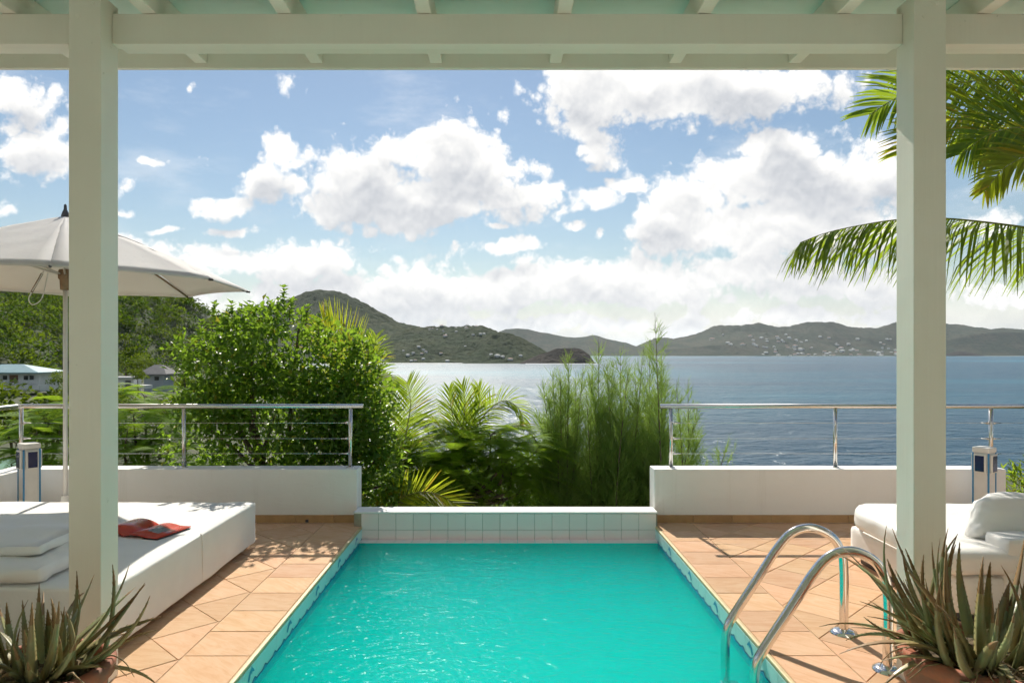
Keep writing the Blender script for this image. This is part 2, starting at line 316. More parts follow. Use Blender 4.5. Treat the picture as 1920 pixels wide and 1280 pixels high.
def hill_mat(name, a, b, c3, s=1.0):
    m = bpy.data.materials.new(name); m.use_nodes = True; t = NT(m.node_tree); t.n.clear()
    out = t.node('ShaderNodeOutputMaterial'); p = t.node('ShaderNodeBsdfPrincipled'); t.l.new(p.outputs[0], out.inputs[0])
    tc = t.node('ShaderNodeTexCoord').outputs['Object']
    n1 = t.noise(tc, 0.012 * s, 5, 0.6); n2 = t.noise(tc, 0.09 * s, 4, 0.65)
    c = t.mix(t.smooth(n1, 0.4, 0.62), a, b); c = t.mix(t.smooth(n2, 0.45, 0.7, 0, 0.8), c, c3)
    t.l.new(c, p.inputs['Base Color']); p.inputs['Roughness'].default_value = 0.95; p.inputs['Specular IOR Level'].default_value = 0.1
    t.l.new(t.bump(n2, 1.0, 7.0), p.inputs['Normal'])
    return m
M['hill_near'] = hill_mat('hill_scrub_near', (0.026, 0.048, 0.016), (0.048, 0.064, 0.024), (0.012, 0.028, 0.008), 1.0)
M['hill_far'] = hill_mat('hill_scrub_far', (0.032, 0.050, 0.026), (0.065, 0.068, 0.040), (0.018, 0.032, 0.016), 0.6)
M['rock'] = hill_mat('headland_rock', (0.035, 0.032, 0.026), (0.055, 0.046, 0.034), (0.018, 0.018, 0.016), 2.0)

# ------------------------------------------------------------------ builders
ORG = {}
def org(o): return ORG.get(o.name, Vector((0, 0, 0))) if o else Vector((0, 0, 0))
def link(o, parent=None, loc=None):
    COL.objects.link(o); base = org(parent); w = Vector(loc) if loc is not None else base
    if parent: o.parent = parent
    o.location = w - base; ORG[o.name] = w
    return o
def tag(o, label=None, cat=None, group=None, kind=None):
    for k, v in (('label', label), ('category', cat), ('group', group), ('kind', kind)):
        if v: o[k] = v
    return o
def thing(name, label, cat, loc, group=None):
    o = bpy.data.objects.new(name, None); o.empty_display_size = 0.2
    link(o, None, loc); return tag(o, label, cat, group)
def mesh(name, v, f, mat, smooth=False):
    me = bpy.data.meshes.new(name); me.from_pydata([tuple(p) for p in v], [], [tuple(q) for q in f])
    for mm in (mat if isinstance(mat, (list, tuple)) else [mat]): me.materials.append(mm)
    if smooth: me.polygons.foreach_set('use_smooth', [True] * len(me.polygons))
    me.update(); return me
def mk(name, v, f, mat, parent=None, smooth=False, loc=None):
    """world space vertices -> one mesh object"""
    o0 = Vector(loc) if loc is not None else org(parent)
    me = mesh(name, [Vector(p) - o0 for p in v], f, mat, smooth)
    return link(bpy.data.objects.new(name, me), parent, o0)
def npmesh(name, V, Q, mat, parent=None, smooth=False, loc=None, tint=None, as_mesh=False):
    """numpy vertices (n,3) and faces (m,k)"""
    o0 = Vector(loc) if loc is not None else org(parent)
    V = np.asarray(V, np.float32) - np.array(o0, np.float32); Q = np.asarray(Q, np.int32); k = Q.shape[1]
    me = bpy.data.meshes.new(name); me.vertices.add(len(V)); me.vertices.foreach_set('co', V.ravel())
    me.loops.add(Q.size); me.loops.foreach_set('vertex_index', Q.ravel())
    me.polygons.add(len(Q)); me.polygons.foreach_set('loop_start', np.arange(len(Q), dtype=np.int32) * k)
    me.polygons.foreach_set('loop_total', np.full(len(Q), k, np.int32))
    if smooth: me.polygons.foreach_set('use_smooth', np.ones(len(Q), bool))
    me.materials.append(mat)
    if tint is not None:
        a = me.attributes.new('tint', 'FLOAT_COLOR', 'POINT'); a.data.foreach_set('color', np.asarray(tint, np.float32).ravel())
    me.update(calc_edges=True)
    if as_mesh: return me
    return link(bpy.data.objects.new(name, me), parent, o0)
def boxm(x0, x1, y0, y1, z0, z1, bev=0.0, seg=2):
    bm = bmesh.new(); bmesh.ops.create_cube(bm, size=1)
    for v in bm.verts: v.co = Vector(((x0 + x1) / 2 + v.co.x * (x1 - x0), (y0 + y1) / 2 + v.co.y * (y1 - y0), (z0 + z1) / 2 + v.co.z * (z1 - z0)))
    if bev: bmesh.ops.bevel(bm, geom=bm.edges[:], offset=bev, segments=seg, affect='EDGES', profile=0.5)
    bm.verts.index_update()
    v = [tuple(a.co) for a in bm.verts]; f = [[q.index for q in p.verts] for p in bm.faces]; bm.free(); return v, f
def box(name, b, mat, parent=None, bev=0.0, seg=2, loc=None):
    v, f = boxm(*b, bev=bev, seg=seg); return mk(name, v, f, mat, parent, loc=loc)
def catmull(P, n=6):
    P = [np.array(p, float) for p in P]; P = [2 * P[0] - P[1]] + P + [2 * P[-1] - P[-2]]; out = []
    for i in range(1, len(P) - 2):
        a, b, c, d = P[i - 1:i + 3]
        for k in range(n):
            t = k / n; out.append(0.5 * ((2 * b) + (-a + c) * t + (2 * a - 5 * b + 4 * c - d) * t * t + (-a + 3 * b - 3 * c + d) * t ** 3))
    out.append(P[-2]); return np.array(out)
def tubem(path, rad, seg=10, cap=True):
    path = np.asarray(path, float); n = len(path); rad = np.full(n, rad) if np.isscalar(rad) else np.asarray(rad)
    T = np.gradient(path, axis=0); T /= np.linalg.norm(T, axis=1)[:, None] + 1e-9
    ref = np.array([0, 0, 1.0]) if abs(T[0][2]) < 0.9 else np.array([1.0, 0, 0])
    N = np.cross(T[0], ref); N /= np.linalg.norm(N); V = []
    for i in range(n):
        N = N - T[i] * N.dot(T[i]); N /= np.linalg.norm(N) + 1e-9; B = np.cross(T[i], N)
        for k in range(seg):
            a = 2 * math.pi * k / seg; V.append(path[i] + rad[i] * (math.cos(a) * N + math.sin(a) * B))
    Fc = []
    for i in range(n - 1):
        for k in range(seg):
            a, b = i * seg + k, i * seg + (k + 1) % seg; Fc.append((a, b, b + seg, a + seg))
    if cap: Fc.append(tuple(range(seg))[::-1]); Fc.append(tuple(range((n - 1) * seg, n * seg)))
    return V, Fc
def tube(name, path, rad, mat, parent=None, seg=10, loc=None):
    v, f = tubem(path, rad, seg); return mk(name, v, f, mat, parent, True, loc)
def joinm(parts):
    V, Fc = [], []
    for v, f in parts:
        o = len(V); V += [tuple(p) for p in v]; Fc += [tuple(i + o for i in q) for q in f]
    return V, Fc
def lathem(prof, c, seg=28):
    V, Fc = [], []
    for r, z in prof:
        for k in range(seg):
            a = 2 * math.pi * k / seg; V.append((c[0] + r * math.cos(a), c[1] + r * math.sin(a), c[2] + z))
    for i in range(len(prof) - 1):
        for k in range(seg):
            a, b = i * seg + k, i * seg + (k + 1) % seg; Fc.append((a, b, b + seg, a + seg))
    return V, Fc
def softboxm(c, h, r, n=10, puff=(0, 0, 0), wr=0.0, ws=6.0, rotz=0.0, tilt=0.0, seed=0, flare=0.0):
    """rounded box with a soft, slightly wrinkled surface"""
    bm = bmesh.new(); bmesh.ops.create_cube(bm, size=2)
    bmesh.ops.subdivide_edges(bm, edges=bm.edges[:], cuts=n, use_grid_fill=True)
    h = Vector(h); rr = min(r, min(h) * 0.98)
    for v in bm.verts:
        q = v.co.copy(); p = Vector((q.x * h.x, q.y * h.y, q.z * h.z))
        inn = Vector([max(-h[i] + rr, min(h[i] - rr, p[i])) for i in range(3)])
        d = p - inn
        if d.length > 1e-6: p = inn + d.normalized() * rr
        p.z += puff[2] * q.z * (1 - q.x ** 2) * (1 - q.y ** 2)
        p.y += puff[1] * q.y * (1 - q.x ** 2) * (1 - q.z ** 2)
        p.x += puff[0] * q.x * (1 - q.z ** 2) * (1 - q.y ** 2)
        if flare: p.x *= 1 + flare * (1 - q.z) / 2; p.y *= 1 + flare * (1 - q.z) / 2
        if wr:
            nn = mnoise.fractal(p * ws + Vector((seed * 7.3, 1.7, 3.1)), 1.0, 2.0, 3)
            p += v.normal * wr * nn
        v.co = p
    mtx = Matrix.Translation(Vector(c)) @ Matrix.Rotation(rotz, 4, 'Z') @ Matrix.Rotation(tilt, 4, 'X')
    bm.verts.index_update()
    v = [mtx @ a.co for a in bm.verts]; f = [[q.index for q in p.verts] for p in bm.faces]; bm.free(); return v, f
def at(px, py, Y): return Vector(((px - CX) * Y / F, Y, EYE - (py - CY) * Y / F))
def vnoise(x, y, seed=0):
    """value noise, vectorised"""
    xi, yi = np.floor(x).astype(np.int64), np.floor(y).astype(np.int64); fx, fy = x - xi, y - yi
    fx = fx * fx * (3 - 2 * fx); fy = fy * fy * (3 - 2 * fy)
    def h(a, b):
        n = (a * 374761393 + b * 668265263 + seed * 974711) & 0xffffffff
        n = ((n ^ (n >> 13)) * 1274126177) & 0xffffffff; return ((n ^ (n >> 16)) & 0xffff) / 65535.0
    return (h(xi, yi) * (1 - fx) + h(xi + 1, yi) * fx) * (1 - fy) + (h(xi, yi + 1) * (1 - fx) + h(xi + 1, yi + 1) * fx) * fy
def fbm(x, y, oct=5, seed=0, gain=0.5):
    s = 0; a = 1.0; tot = 0
    for o in range(oct): s = s + a * vnoise(x * 2 ** o, y * 2 ** o, seed + o); tot += a; a *= gain
    return s / tot

# ================================================================== SETTING: terrace, pool, sea, land
PX0, PX1, PY0, PY1 = -1.20, 1.26, 2.40, 6.01              # pool opening
WZ = -0.11                                                # water level below the deck
floor = tag(mk('terrace_floor', *joinm([boxm(-7.5, PX0, -2.4, 6.35, -0.30, 0.002), boxm(PX1, 7.5, -2.4, 6.35, -0.30, 0.002), boxm(PX0, PX1, -2.4, PY0, -0.30, 0.002)]), M['tgrout']), kind='structure')
def clip(poly, x0, x1, y0, y1):
    for ax, lim, sgn in ((0, x0, 1), (0, x1, -1), (1, y0, 1), (1, y1, -1)):
        out = []
        for i in range(len(poly)):
            a, b = poly[i], poly[(i + 1) % len(poly)]; da, db = (a[ax] - lim) * sgn, (b[ax] - lim) * sgn
            if da >= 0: out.append(a)
            if (da > 0 and db < 0) or (da < 0 and db > 0):
                k = da / (da - db); out.append((a[0] + (b[0] - a[0]) * k, a[1] + (b[1] - a[1]) * k))
        poly = out
        if len(poly) < 3: return []
    return poly
def prism_tile(name, poly, z0, z1, mat, parent, ch=0.003):
    cx = sum(p[0] for p in poly) / len(poly); cy = sum(p[1] for p in poly) / len(poly); n = len(poly)
    zt = z1 + random.uniform(-0.0008, 0.0008)
    def inset(p, d):
        dx, dy = p[0] - cx, p[1] - cy; l = math.hypot(dx, dy); k = max(0.2, 1 - d / max(l, 1e-4)); return (cx + dx * k, cy + dy * k)
    V = [(p[0], p[1], z0) for p in poly] + [(p[0], p[1], zt - ch) for p in poly] + [(*inset(p, ch * 1.4), zt) for p in poly]
    Fc = [(i, (i + 1) % n, n + (i + 1) % n, n + i) for i in range(n)] + [(n + i, n + (i + 1) % n, 2 * n + (i + 1) % n, 2 * n + i) for i in range(n)] + [tuple(range(2 * n, 3 * n))]
    return mk(name, V, Fc, mat, parent, loc=(cx, cy, z1))
def area(p): return abs(sum(p[i][0] * p[(i + 1) % len(p)][1] - p[(i + 1) % len(p)][0] * p[i][1] for i in range(len(p)))) / 2
def diag_field(x0, x1, y0, y1, s=0.34, g=0.0028, keep=None):
    h = s / math.sqrt(2)
    for i in range(-40, 41):
        for j in range(-40, 41):
            cx, cy = (i + j) * h + x0 * 0 + 1.58, (i - j) * h + 4.36
            if cx < x0 - h or cx > x1 + h or cy < y0 - h or cy > y1 + h: continue
            if keep and not keep(cx, cy): continue
            k = h - g / math.sqrt(2) * 1.0
            p = clip([(cx - k, cy), (cx, cy - k), (cx + k, cy), (cx, cy + k)], x0, x1, y0, y1)
            if len(p) >= 3 and area(p) > 0.002: prism_tile('tile', p, -0.003, 0.006, M['deck'], floor)
diag_field(-4.09, -1.538, 2.5, 6.135, keep=lambda x, y: x > -2.6 or y > 4.9)
diag_field(1.592, 4.6, 2.5, 6.135)
for x0, x1 in ((-1.533, -1.218), (1.278, 1.587)):
    y = 6.14
    while y > 2.45:
        prism_tile('coping_tile', [(x0, y - 0.2975), (x1, y - 0.2975), (x1, y), (x0, y)], -0.003, 0.006, M['deck'], floor); y -= 0.30
for x0, x1 in ((-1.217, -1.193), (1.253, 1.277)):
    v, f = boxm(x0, x1, PY0, 6.145, -0.016, 0.004, 0.006, 3); mk('coping_edge', v, f, M['bullnose'], floor)

tag(mk('veranda_floor', *boxm(-6.4, 6.4, -2.0, 2.36, -0.003, 0.006), M['inner']), kind='structure')
# pool
basin = tag(mk('pool_basin', *joinm([boxm(PX0 - .2, PX0, PY0, PY1, -0.86, -0.30), boxm(PX1, PX1 + .2, PY0, PY1, -0.86, -0.301),
     boxm(PX0 - .2, PX1 + .2, PY0 - .2, PY0, -0.86, -0.301), boxm(PX0, PX1, PY0, PY1, -0.86, -0.68), boxm(PX0, PX1, 5.90, PY1, -0.68, -0.106)]), M['basin']), kind='structure')
for x0, x1 in ((PX0 - .001, PX0 + .002), (PX1 - .002, PX1 + .001)):   # painted side lining down to the floor
    box('pool_side_lining', (x0, x1, PY0, 5.899, -0.679, -0.15), M['basin'], basin)
y = PY1 - 0.002; k = 0
tw, th = 0.150, 0.142
def wave_motif_mesh(side):
    n = 14; V, Fc = [], []; top, bot = [], []
    for i in range(n + 1):
        s = i / n; u = -tw / 2 + tw * s
        z = -0.103 + 0.026 * (s ** 2.2) if s < 0.8 else -0.103 + 0.026 * (0.8 ** 2.2) * (1 - (s - 0.8) / 0.2) ** 1.0
        z += 0.003 * math.sin(s * 9); top.append((u, z)); bot.append((u, z - 0.004 - 0.003 * s))
    for (u, z), (u2, z2) in zip(top, bot): V += [(0, u, z), (0, u2, z2), (0, u2, -0.152)]
    for i in range(n):
        a = 3 * i; Fc += [(a, a + 3, a + 4, a + 1), (a + 1, a + 4, a + 5, a + 2)]
    me = bpy.data.meshes.new('wave_motif'); me.from_pydata(V, [], Fc); me.materials.append(M['wave']); me.materials.append(M['wavelight'])
    for i, p in enumerate(me.polygons): p.material_index = i % 2
    return me
def leap_mesh():
    pts = [(-.05, -.070), (-.036, -.048), (-.018, -.034), (0, -.030), (.004, -.016), (.014, -.030), (.030, -.040), (.046, -.058), (.034, -.056), (.016, -.050), (.004, -.062), (0, -.049), (-.018, -.056), (-.034, -.070), (-.030, -.084)]
    V = [(0, a, b) for a, b in pts]; c = len(V)
    V.append((0, 0.0, -.045))
    me = bpy.data.meshes.new('leap_motif'); me.from_pydata(V, [], [(i, (i + 1) % c, c) for i in range(c)]); me.materials.append(M['wavelight']); return me
WM, LM = wave_motif_mesh(1), leap_mesh()
bt = mesh('waterline_tile', *boxm(-0.003, 0.003, -tw / 2 + .0015, tw / 2 - .0015, -0.158, -0.017, 0.0012, 1), M['bandtile'])
gb = tag(mk('tile_grout', *joinm([boxm(PX0 - .002, PX0 + .0035, PY0, PY1, -0.16, -0.0165), boxm(PX1 - .0035, PX1 + .002, PY0, PY1, -0.16, -0.0165)]), M['grout'], basin))
for k in range(24):
    yc = PY1 - 0.002 - tw * (k + 0.5)
    for sx, xx in ((1, PX0 + .004), (-1, PX1 - .004)):
        o = bpy.data.objects.new('waterline_tile', bt); link(o, basin, (xx, yc, 0))
        w = bpy.data.objects.new('wave_motif', WM); link(w, o, (xx + sx * .0042, yc, 0))
        if sx < 0: w.scale = (1, -1, 1)
        if k % 4 == (1 if sx > 0 else 3):
            w = bpy.data.objects.new('leap_motif', LM); link(w, o, (xx + sx * .0040, yc, 0))
# raised tiled end wall of the pool
endw = thing('pool_end_wall', 'low white tiled wall closing the far end of the pool', 'wall', (0.03, 6.1, 0.0))
box('wall_core', (PX0 - .062, PX1 + .012, 6.012, 6.20, -0.7, 0.112), M['grout'], endw)
box('wall_cap', (PX0 - .062, PX1 + .012, 6.002, 6.21, 0.113, 0.128), M['plaster'], endw, bev=0.004)
nt = 17; tx = (PX1 - PX0) / nt
tA = mesh('wall_tile', *boxm(-tx / 2 + .0016, tx / 2 - .0016, -.005, .005, -.0655, .0655, .0018, 1), M['gtile'])
tB = mesh('wall_tile', *boxm(-tx / 2 + .0016, tx / 2 - .0016, -.005, .005, -.0435, .0435, .0018, 1), M['gtile'])
tC = mesh('ledge_tile', *boxm(-tx / 2 + .0016, tx / 2 - .0016, -.052, .052, -.004, .004, .0015, 1), M['gtile'])
for i in range(nt):
    xc = PX0 + tx * (i + .5)
    link(bpy.data.objects.new('wall_tile', tA), endw, (xc, 6.008, 0.0455))
    link(bpy.data.objects.new('wall_tile', tB), endw, (xc, 6.008, -0.0665))
    link(bpy.data.objects.new('ledge_tile', tC), endw, (xc, 5.948, -0.1018))
v, f = boxm(PX0 + .010, PX1 - .010, PY0 + .004, 5.896, -0.676, WZ); water = tag(mk('pool_water', v, f, M['poolwater']), kind='structure')

# sea and land
sea = tag(mk('sea', [(-22000, 60, -15), (22000, 60, -15), (22000, 24000, -15), (-22000, 24000, -15)], [(0, 1, 2, 3)], M['sea'], loc=(0, 0, -15)), kind='structure')
def grid(name, xs, ys, H, mat, smooth=True):
    X, Y = np.meshgrid(xs, ys); Z = H(X, Y); V = np.stack([X, Y, Z], -1).reshape(-1, 3); nx, ny = len(xs), len(ys)
    I = np.arange(nx * ny).reshape(ny, nx); Q = np.stack([I[:-1, :-1], I[:-1, 1:], I[1:, 1:], I[1:, :-1]], -1).reshape(-1, 4)
    return tag(npmesh(name, V, Q, mat, smooth=smooth), kind='structure')
def sstep(a, b, x): t = np.clip((x - a) / (b - a), 0, 1); return t * t * (3 - 2 * t)
def Hground(X, Y):
    z = -1.7 - 0.145 * np.maximum(Y - 6.6, 0)
    left = sstep(-4, -26, X + 0.12 * Y)
    z = np.maximum(z, -16.5) * (1 - left) + np.maximum(z, -7.2) * left
    return z + (fbm(X * .25, Y * .25, 4, 3) - .5) * 0.7
grid('ground', np.concatenate([np.linspace(-420, -60, 40), np.linspace(-58, 60, 80)]), np.concatenate([np.linspace(6.36, 60, 60), np.linspace(63, 420, 60)]), Hground, M['ground'])
def hillfn(sky, Yr, Yf, zf=-15.5, back=1.0, amp=0.16, seed=1, fs=None, power=1.15, crown=0.0):
    """height field of a ridge whose crest runs at depth Yr, falling to the shore at depth Yf"""
    sx = np.array([(p[0] - CX) * Yr / F for p in sky]); sz = np.array([EYE + (CY - p[1]) * Yr / F for p in sky]); fs = fs or (Yr - Yf) * 0.5
    def H(X, Y):
        zr = np.interp(X, sx, sz, left=zf - 4, right=zf - 4)
        t = (Y - Yf) / (Yr - Yf); gul = fbm(X / fs, Y / fs * .6, 5, seed) - .5
        rise = np.where(t <= 1, np.clip(t, 0, 1) ** power, np.clip(1 - (t - 1) / back, 0, 1) ** 1.3)
        mid = np.clip(t, 0, 1) * np.clip(1.08 - t, 0, 1) * 4
        z = zf + (zr - zf) * rise + (zr - zf) * amp * gul * mid * 2.2
        if crown: z = z + (np.maximum(vnoise(X / 7, Y / 7, seed + 3), vnoise(X / 9 + 50, Y / 9, seed + 4)) - .5) * crown * np.clip(t * 8, 0, 1)
        return z + (fbm(X / fs * 7, Y / fs * 7, 3, seed + 9) - .5) * (zr - zf) * 0.035 * np.clip(t * 6, 0, 1)
    return H, sx
def hill(name, sky, Yr, Yf, mat, nx=220, ny=60, **kw):
    H, sx = hillfn(sky, Yr, Yf, **kw); bk = kw.get('back', 1.0)
    grid(name, np.linspace(sx.min(), sx.max(), nx), np.linspace(Yf - 5, Yr + (Yr - Yf) * bk, ny), H, mat); return H
H_left = hill('hillside', [(-500, 610), (-350, 560), (-150, 535), (0, 528), (100, 530), (180, 538), (225, 549), (290, 556), (340, 566), (375, 583), (400, 602), (425, 630), (450, 668), (470, 690)], 360, 150, M['hillside'], nx=200, ny=90, zf=-7.6, back=.8, amp=.2, seed=4)
H_mtn = hill('mountain', [(300, 690), (360, 620), (400, 594), (440, 582), (480, 576), (520, 569), (550, 557), (575, 546), (600, 541), (625, 545), (650, 552), (675, 563), (700, 577), (725, 593), (745, 603), (765, 609), (800, 614), (850, 624), (900, 640), (950, 664), (975, 682)], 1650, 1180, M['hill_near'], nx=430, ny=170, seed=11, crown=5.5)
H_vill = hill('village_ridge', [(690, 690), (720, 640), (745, 622), (775, 615), (810, 614), (845, 615), (880, 612), (905, 612), (925, 619), (945, 628), (965, 634), (985, 640), (1005, 651), (1030, 664), (1055, 680)], 1420, 1165, M['hill_near'], nx=280, ny=130, seed=21, crown=4.5)
H_knob = hill('wooded_knob', [(870, 676), (890, 648), (905, 634), (920, 625), (938, 621), (955, 624), (975, 632), (995, 643), (1012, 652), (1030, 662), (1045, 680)], 1300, 1150, M['hill_near'], nx=160, ny=90, seed=23, crown=4.5)
H_head = hill('headland', [(972, 682), (990, 673), (1010, 665), (1028, 658), (1042, 652), (1060, 650), (1078, 652), (1092, 657), (1104, 665), (1110, 674), (1116, 683)], 1160, 1112, M['rock'], nx=110, ny=40, seed=31, amp=.35, power=.6)
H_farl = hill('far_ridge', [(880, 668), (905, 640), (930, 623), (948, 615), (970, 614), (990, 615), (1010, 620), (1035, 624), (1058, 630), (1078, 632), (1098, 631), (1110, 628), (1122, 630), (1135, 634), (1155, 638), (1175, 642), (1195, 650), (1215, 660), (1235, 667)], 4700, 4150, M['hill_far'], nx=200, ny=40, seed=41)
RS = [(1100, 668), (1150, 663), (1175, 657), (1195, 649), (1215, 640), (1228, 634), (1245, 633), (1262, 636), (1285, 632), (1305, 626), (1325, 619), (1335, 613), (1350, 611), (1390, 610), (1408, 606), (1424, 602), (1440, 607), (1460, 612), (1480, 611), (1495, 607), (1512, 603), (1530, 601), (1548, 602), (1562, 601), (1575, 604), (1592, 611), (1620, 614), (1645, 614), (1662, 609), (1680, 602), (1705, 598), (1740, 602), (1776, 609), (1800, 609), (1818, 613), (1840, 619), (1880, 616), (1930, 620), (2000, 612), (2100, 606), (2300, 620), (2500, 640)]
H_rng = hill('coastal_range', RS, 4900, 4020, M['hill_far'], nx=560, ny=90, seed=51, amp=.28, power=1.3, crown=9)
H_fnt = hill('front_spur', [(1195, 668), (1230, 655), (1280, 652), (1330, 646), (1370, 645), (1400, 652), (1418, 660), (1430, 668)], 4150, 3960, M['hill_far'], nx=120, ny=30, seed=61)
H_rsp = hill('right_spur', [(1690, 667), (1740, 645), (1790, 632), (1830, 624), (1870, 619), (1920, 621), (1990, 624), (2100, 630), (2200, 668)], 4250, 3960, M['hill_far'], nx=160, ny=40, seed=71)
H_pt = hill('rocky_point', [(1760, 667), (1785, 660), (1800, 657), (1815, 660), (1830, 662), (1842, 668)], 3960, 3900, M['rock'], nx=60, ny=14, seed=73, power=.6)
def strip(name, x0, x1, Y, w, mat, n=60, z=-14.9, seed=5):
    xs = np.linspace((x0 - CX) * Y / F, (x1 - CX) * Y / F, n); off = (fbm(xs / w * .4, xs * 0, 3, seed) - .5) * w
    V = [(x, Y + o - w * .5 * (0.6 + 0.8 * random.random()), z) for x, o in zip(xs, off)] + [(x, Y + o + w * .8, z + .5) for x, o in zip(xs, off)]
    tag(mk(name, V, [(i, i + 1, n + i + 1, n + i) for i in range(n - 1)], mat), kind='structure')
strip('beach', 1428, 1700, 4010, 60, M['sand']); strip('beach', 1110, 1200, 4140, 60, M['sand'], 30); strip('beach', 690, 1000, 1176, 9, M['sand'], 60)
strip('surf', 1200, 1420, 3950, 26, M['foam'], 40); strip('surf', 985, 1125, 1106, 3.2, M['foam'], 50, seed=8); strip('surf', 1790, 1930, 3890, 30, M['foam'], 30); strip('surf', 700, 990, 1160, 3, M['foam'], 70, seed=12)

# air
hz = bpy.data.materials.new('haze'); hz.use_nodes = True; t_ = NT(hz.node_tree); t_.n.clear()
o_ = t_.node('ShaderNodeOutputMaterial'); pv = t_.node('ShaderNodeVolumePrincipled'); pv.inputs['Color'].default_value = (0.86, 0.92, 1.0, 1); pv.inputs['Density'].default_value = 0.00003
pv.inputs['Anisotropy'].default_value = 0.3
t_.l.new(pv.outputs[0], o_.inputs['Volume'])
v, f = boxm(-24000, 24000, -400, 26000, -20, 330); tag(mk('haze', v, f, hz), 'pale sea haze over the bay', kind='stuff')

# ================================================================== VERANDA
ver = thing('veranda', 'cream painted timber veranda framing the view with posts and rafters', 'veranda', (0, 3.1, 0))
def post(x0, x1):
    box('post', (x0, x1, 3.10, 3.24, 0.0, 2.998), M['paint'], ver, bev=0.004)
post(-1.88, -1.74); post(1.76, 1.90)
for (x, z) in ((1.805, 2.90), (1.86, 2.955), (-1.84, 2.90), (-1.78, 2.955)):
    v, f = lathem([(.0, .0025), (.009, .0025), (.010, 0.0)], (0, 0, 0), 12); mk('bolt_plug', [Vector((x + a, 3.0995 - c, z + b)) for a, b, c in v], f, M['paint'], ver)
for x0, x1 in ((-6.5, -1.881), (-1.739, 1.759), (1.901, 6.5)):
    box('header_beam', (x0, x1, 3.185, 3.2385, 2.8156, 2.950), M['paint'], ver, bev=0.003)
    box('beam_backing', (x0, x1, 3.2395, 3.318, 2.828, 2.949), M['paint'], ver)
rx = mesh('rafter', *boxm(-0.032, 0.032, -2.85, 2.85, -0.06, 0.06, 0.003, 1), M['paint'])
for i in range(-7, 8):
    x = 0.262 + i * 0.62 + (0.02 if i < -2 else 0)
    link(bpy.data.objects.new('rafter', rx), ver, (x, 0.888, 3.0125))
box('fascia_board', (-6.5, 6.5, 3.74, 3.77, 2.93, 3.09), M['paint'], ver, bev=0.002)
box('ceiling', (-6.5, 6.5, -2.0, 3.738, 3.0735, 3.13), M['ceil'], ver)
box('roof_panel', (-6.6, 6.6, -2.2, 3.80, 3.131, 3.17), M['paint'], ver)
box('back_wall', (-6.5, 6.5, -2.2, -2.02, 0.0, 3.07), M['plaster'], ver)

# ================================================================== PARAPETS AND RAILINGS
def parapet(name, label, segs, x0, x1, end_x, skirts):
    w = thing(name, label, 'wall', ((x0 + x1) / 2, 6.25, 0))
    for s in segs: box('wall_section', s, M['plaster'], w, bev=0.006)
    x = x0
    while x < x1 - 0.02:
        xe = min(x + 0.33, x1); box('skirting_tile', (x + .0012, xe - .0012, 6.136, 6.149, 0.0065, 0.072), M['skirt'], w, bev=.0015, seg=1); x += 0.33
    for s in skirts: box('skirting_tile', s, M['skirt'], w, bev=.0015, seg=1)
    return w
lw = parapet('parapet_wall', 'low white plaster parapet behind the daybed', [(-4.30, -1.265, 6.15, 6.35, -1.9, 0.46), (-4.30, -4.10, 1.6, 6.148, -1.9, 0.459)], -4.098, -1.266, -1.265, [(-1.266, -1.255, 6.149, 6.345, 0.0065, 0.072)])
box('drain_outlet', (-1.70, -1.675, 6.128, 6.1355, 0.012, 0.034), M['darkmetal'], lw)
rw = parapet('parapet_wall', 'low white plaster parapet behind the white sofa', [(1.275, 4.28, 6.15, 6.35, -1.9, 0.46), (4.281, 7.4, 6.16, 6.34, -1.9, 0.16)], 1.277, 4.278, 1.275, [(1.264, 1.276, 6.149, 6.345, 0.0065, 0.072)])
ZC = (0.845, 0.710, 0.580); YR = 6.25
def railing(label, xs, x_a, x_b, side=None, extra=None):
    r = thing('railing', label, 'railing', (xs[0], YR, 0.46))
    pth = [(x_a, YR, 0.99), (x_b, YR, 0.99)]
    if side: pth = [(side[0], side[1], 0.99), (side[0], YR - .05, 0.99), (side[0] + .015, YR - .012, 0.99), (side[0] + .06, YR, 0.99), (x_b, YR, 0.99)]
    tube('top_rail', pth, 0.021, M['steel'], r, 14)
    allp = [(x, YR, zz) for x, zz in xs_z(xs)] + ([(side[0] + .02, y, 0.459) for y in (4.6, 2.9)] if side else [])
    for (x, y, zb) in allp:
        p = tube('post', [(x, y, zb), (x, y, 0.972)], 0.017, M['steel'], r, 12)
        v, f = lathem([(0.0, .008), (.030, .008), (.034, .004), (.034, 0.0)], (x, y, zb), 16); mk('base_plate', v, f, M['steel'], p, True)
    for z in ZC:
        cpath = [(xs[0] - .0, YR, z), (xs[-1], YR, z)]
        tube('cable', cpath, 0.0019, M['steel'], r, 6)
        if side: tube('cable', [(side[0] + .02, side[1], z), (side[0] + .02, YR, z)], 0.0019, M['steel'], r, 6)
    for (x, s) in (extra or []):
        for z in ZC:
            tube('cable_fitting', [(x + s * .015, YR, z), (x + s * .035, YR, z), (x + s * .045, YR, z), (x + s * .085, YR, z)], [.011, .011, .006, .0045], M['steel'], r, 8)
    return r
def xs_z(xs): return [(x, 0.46 if abs(x) < 4.29 else 0.16) for x in xs]
railing('steel cable railing on the parapet behind the daybed', [-4.20, -2.787, -1.343], -4.2, -1.232, side=(-4.22, 1.7), extra=[(-4.2, 1), (-1.343, -1)])
railing('steel cable railing on the parapet behind the white sofa', [1.44, 2.866, 4.218, 5.62], 1.347, 5.8, extra=[(1.44, 1), (4.218, -1), (4.218, 1)])

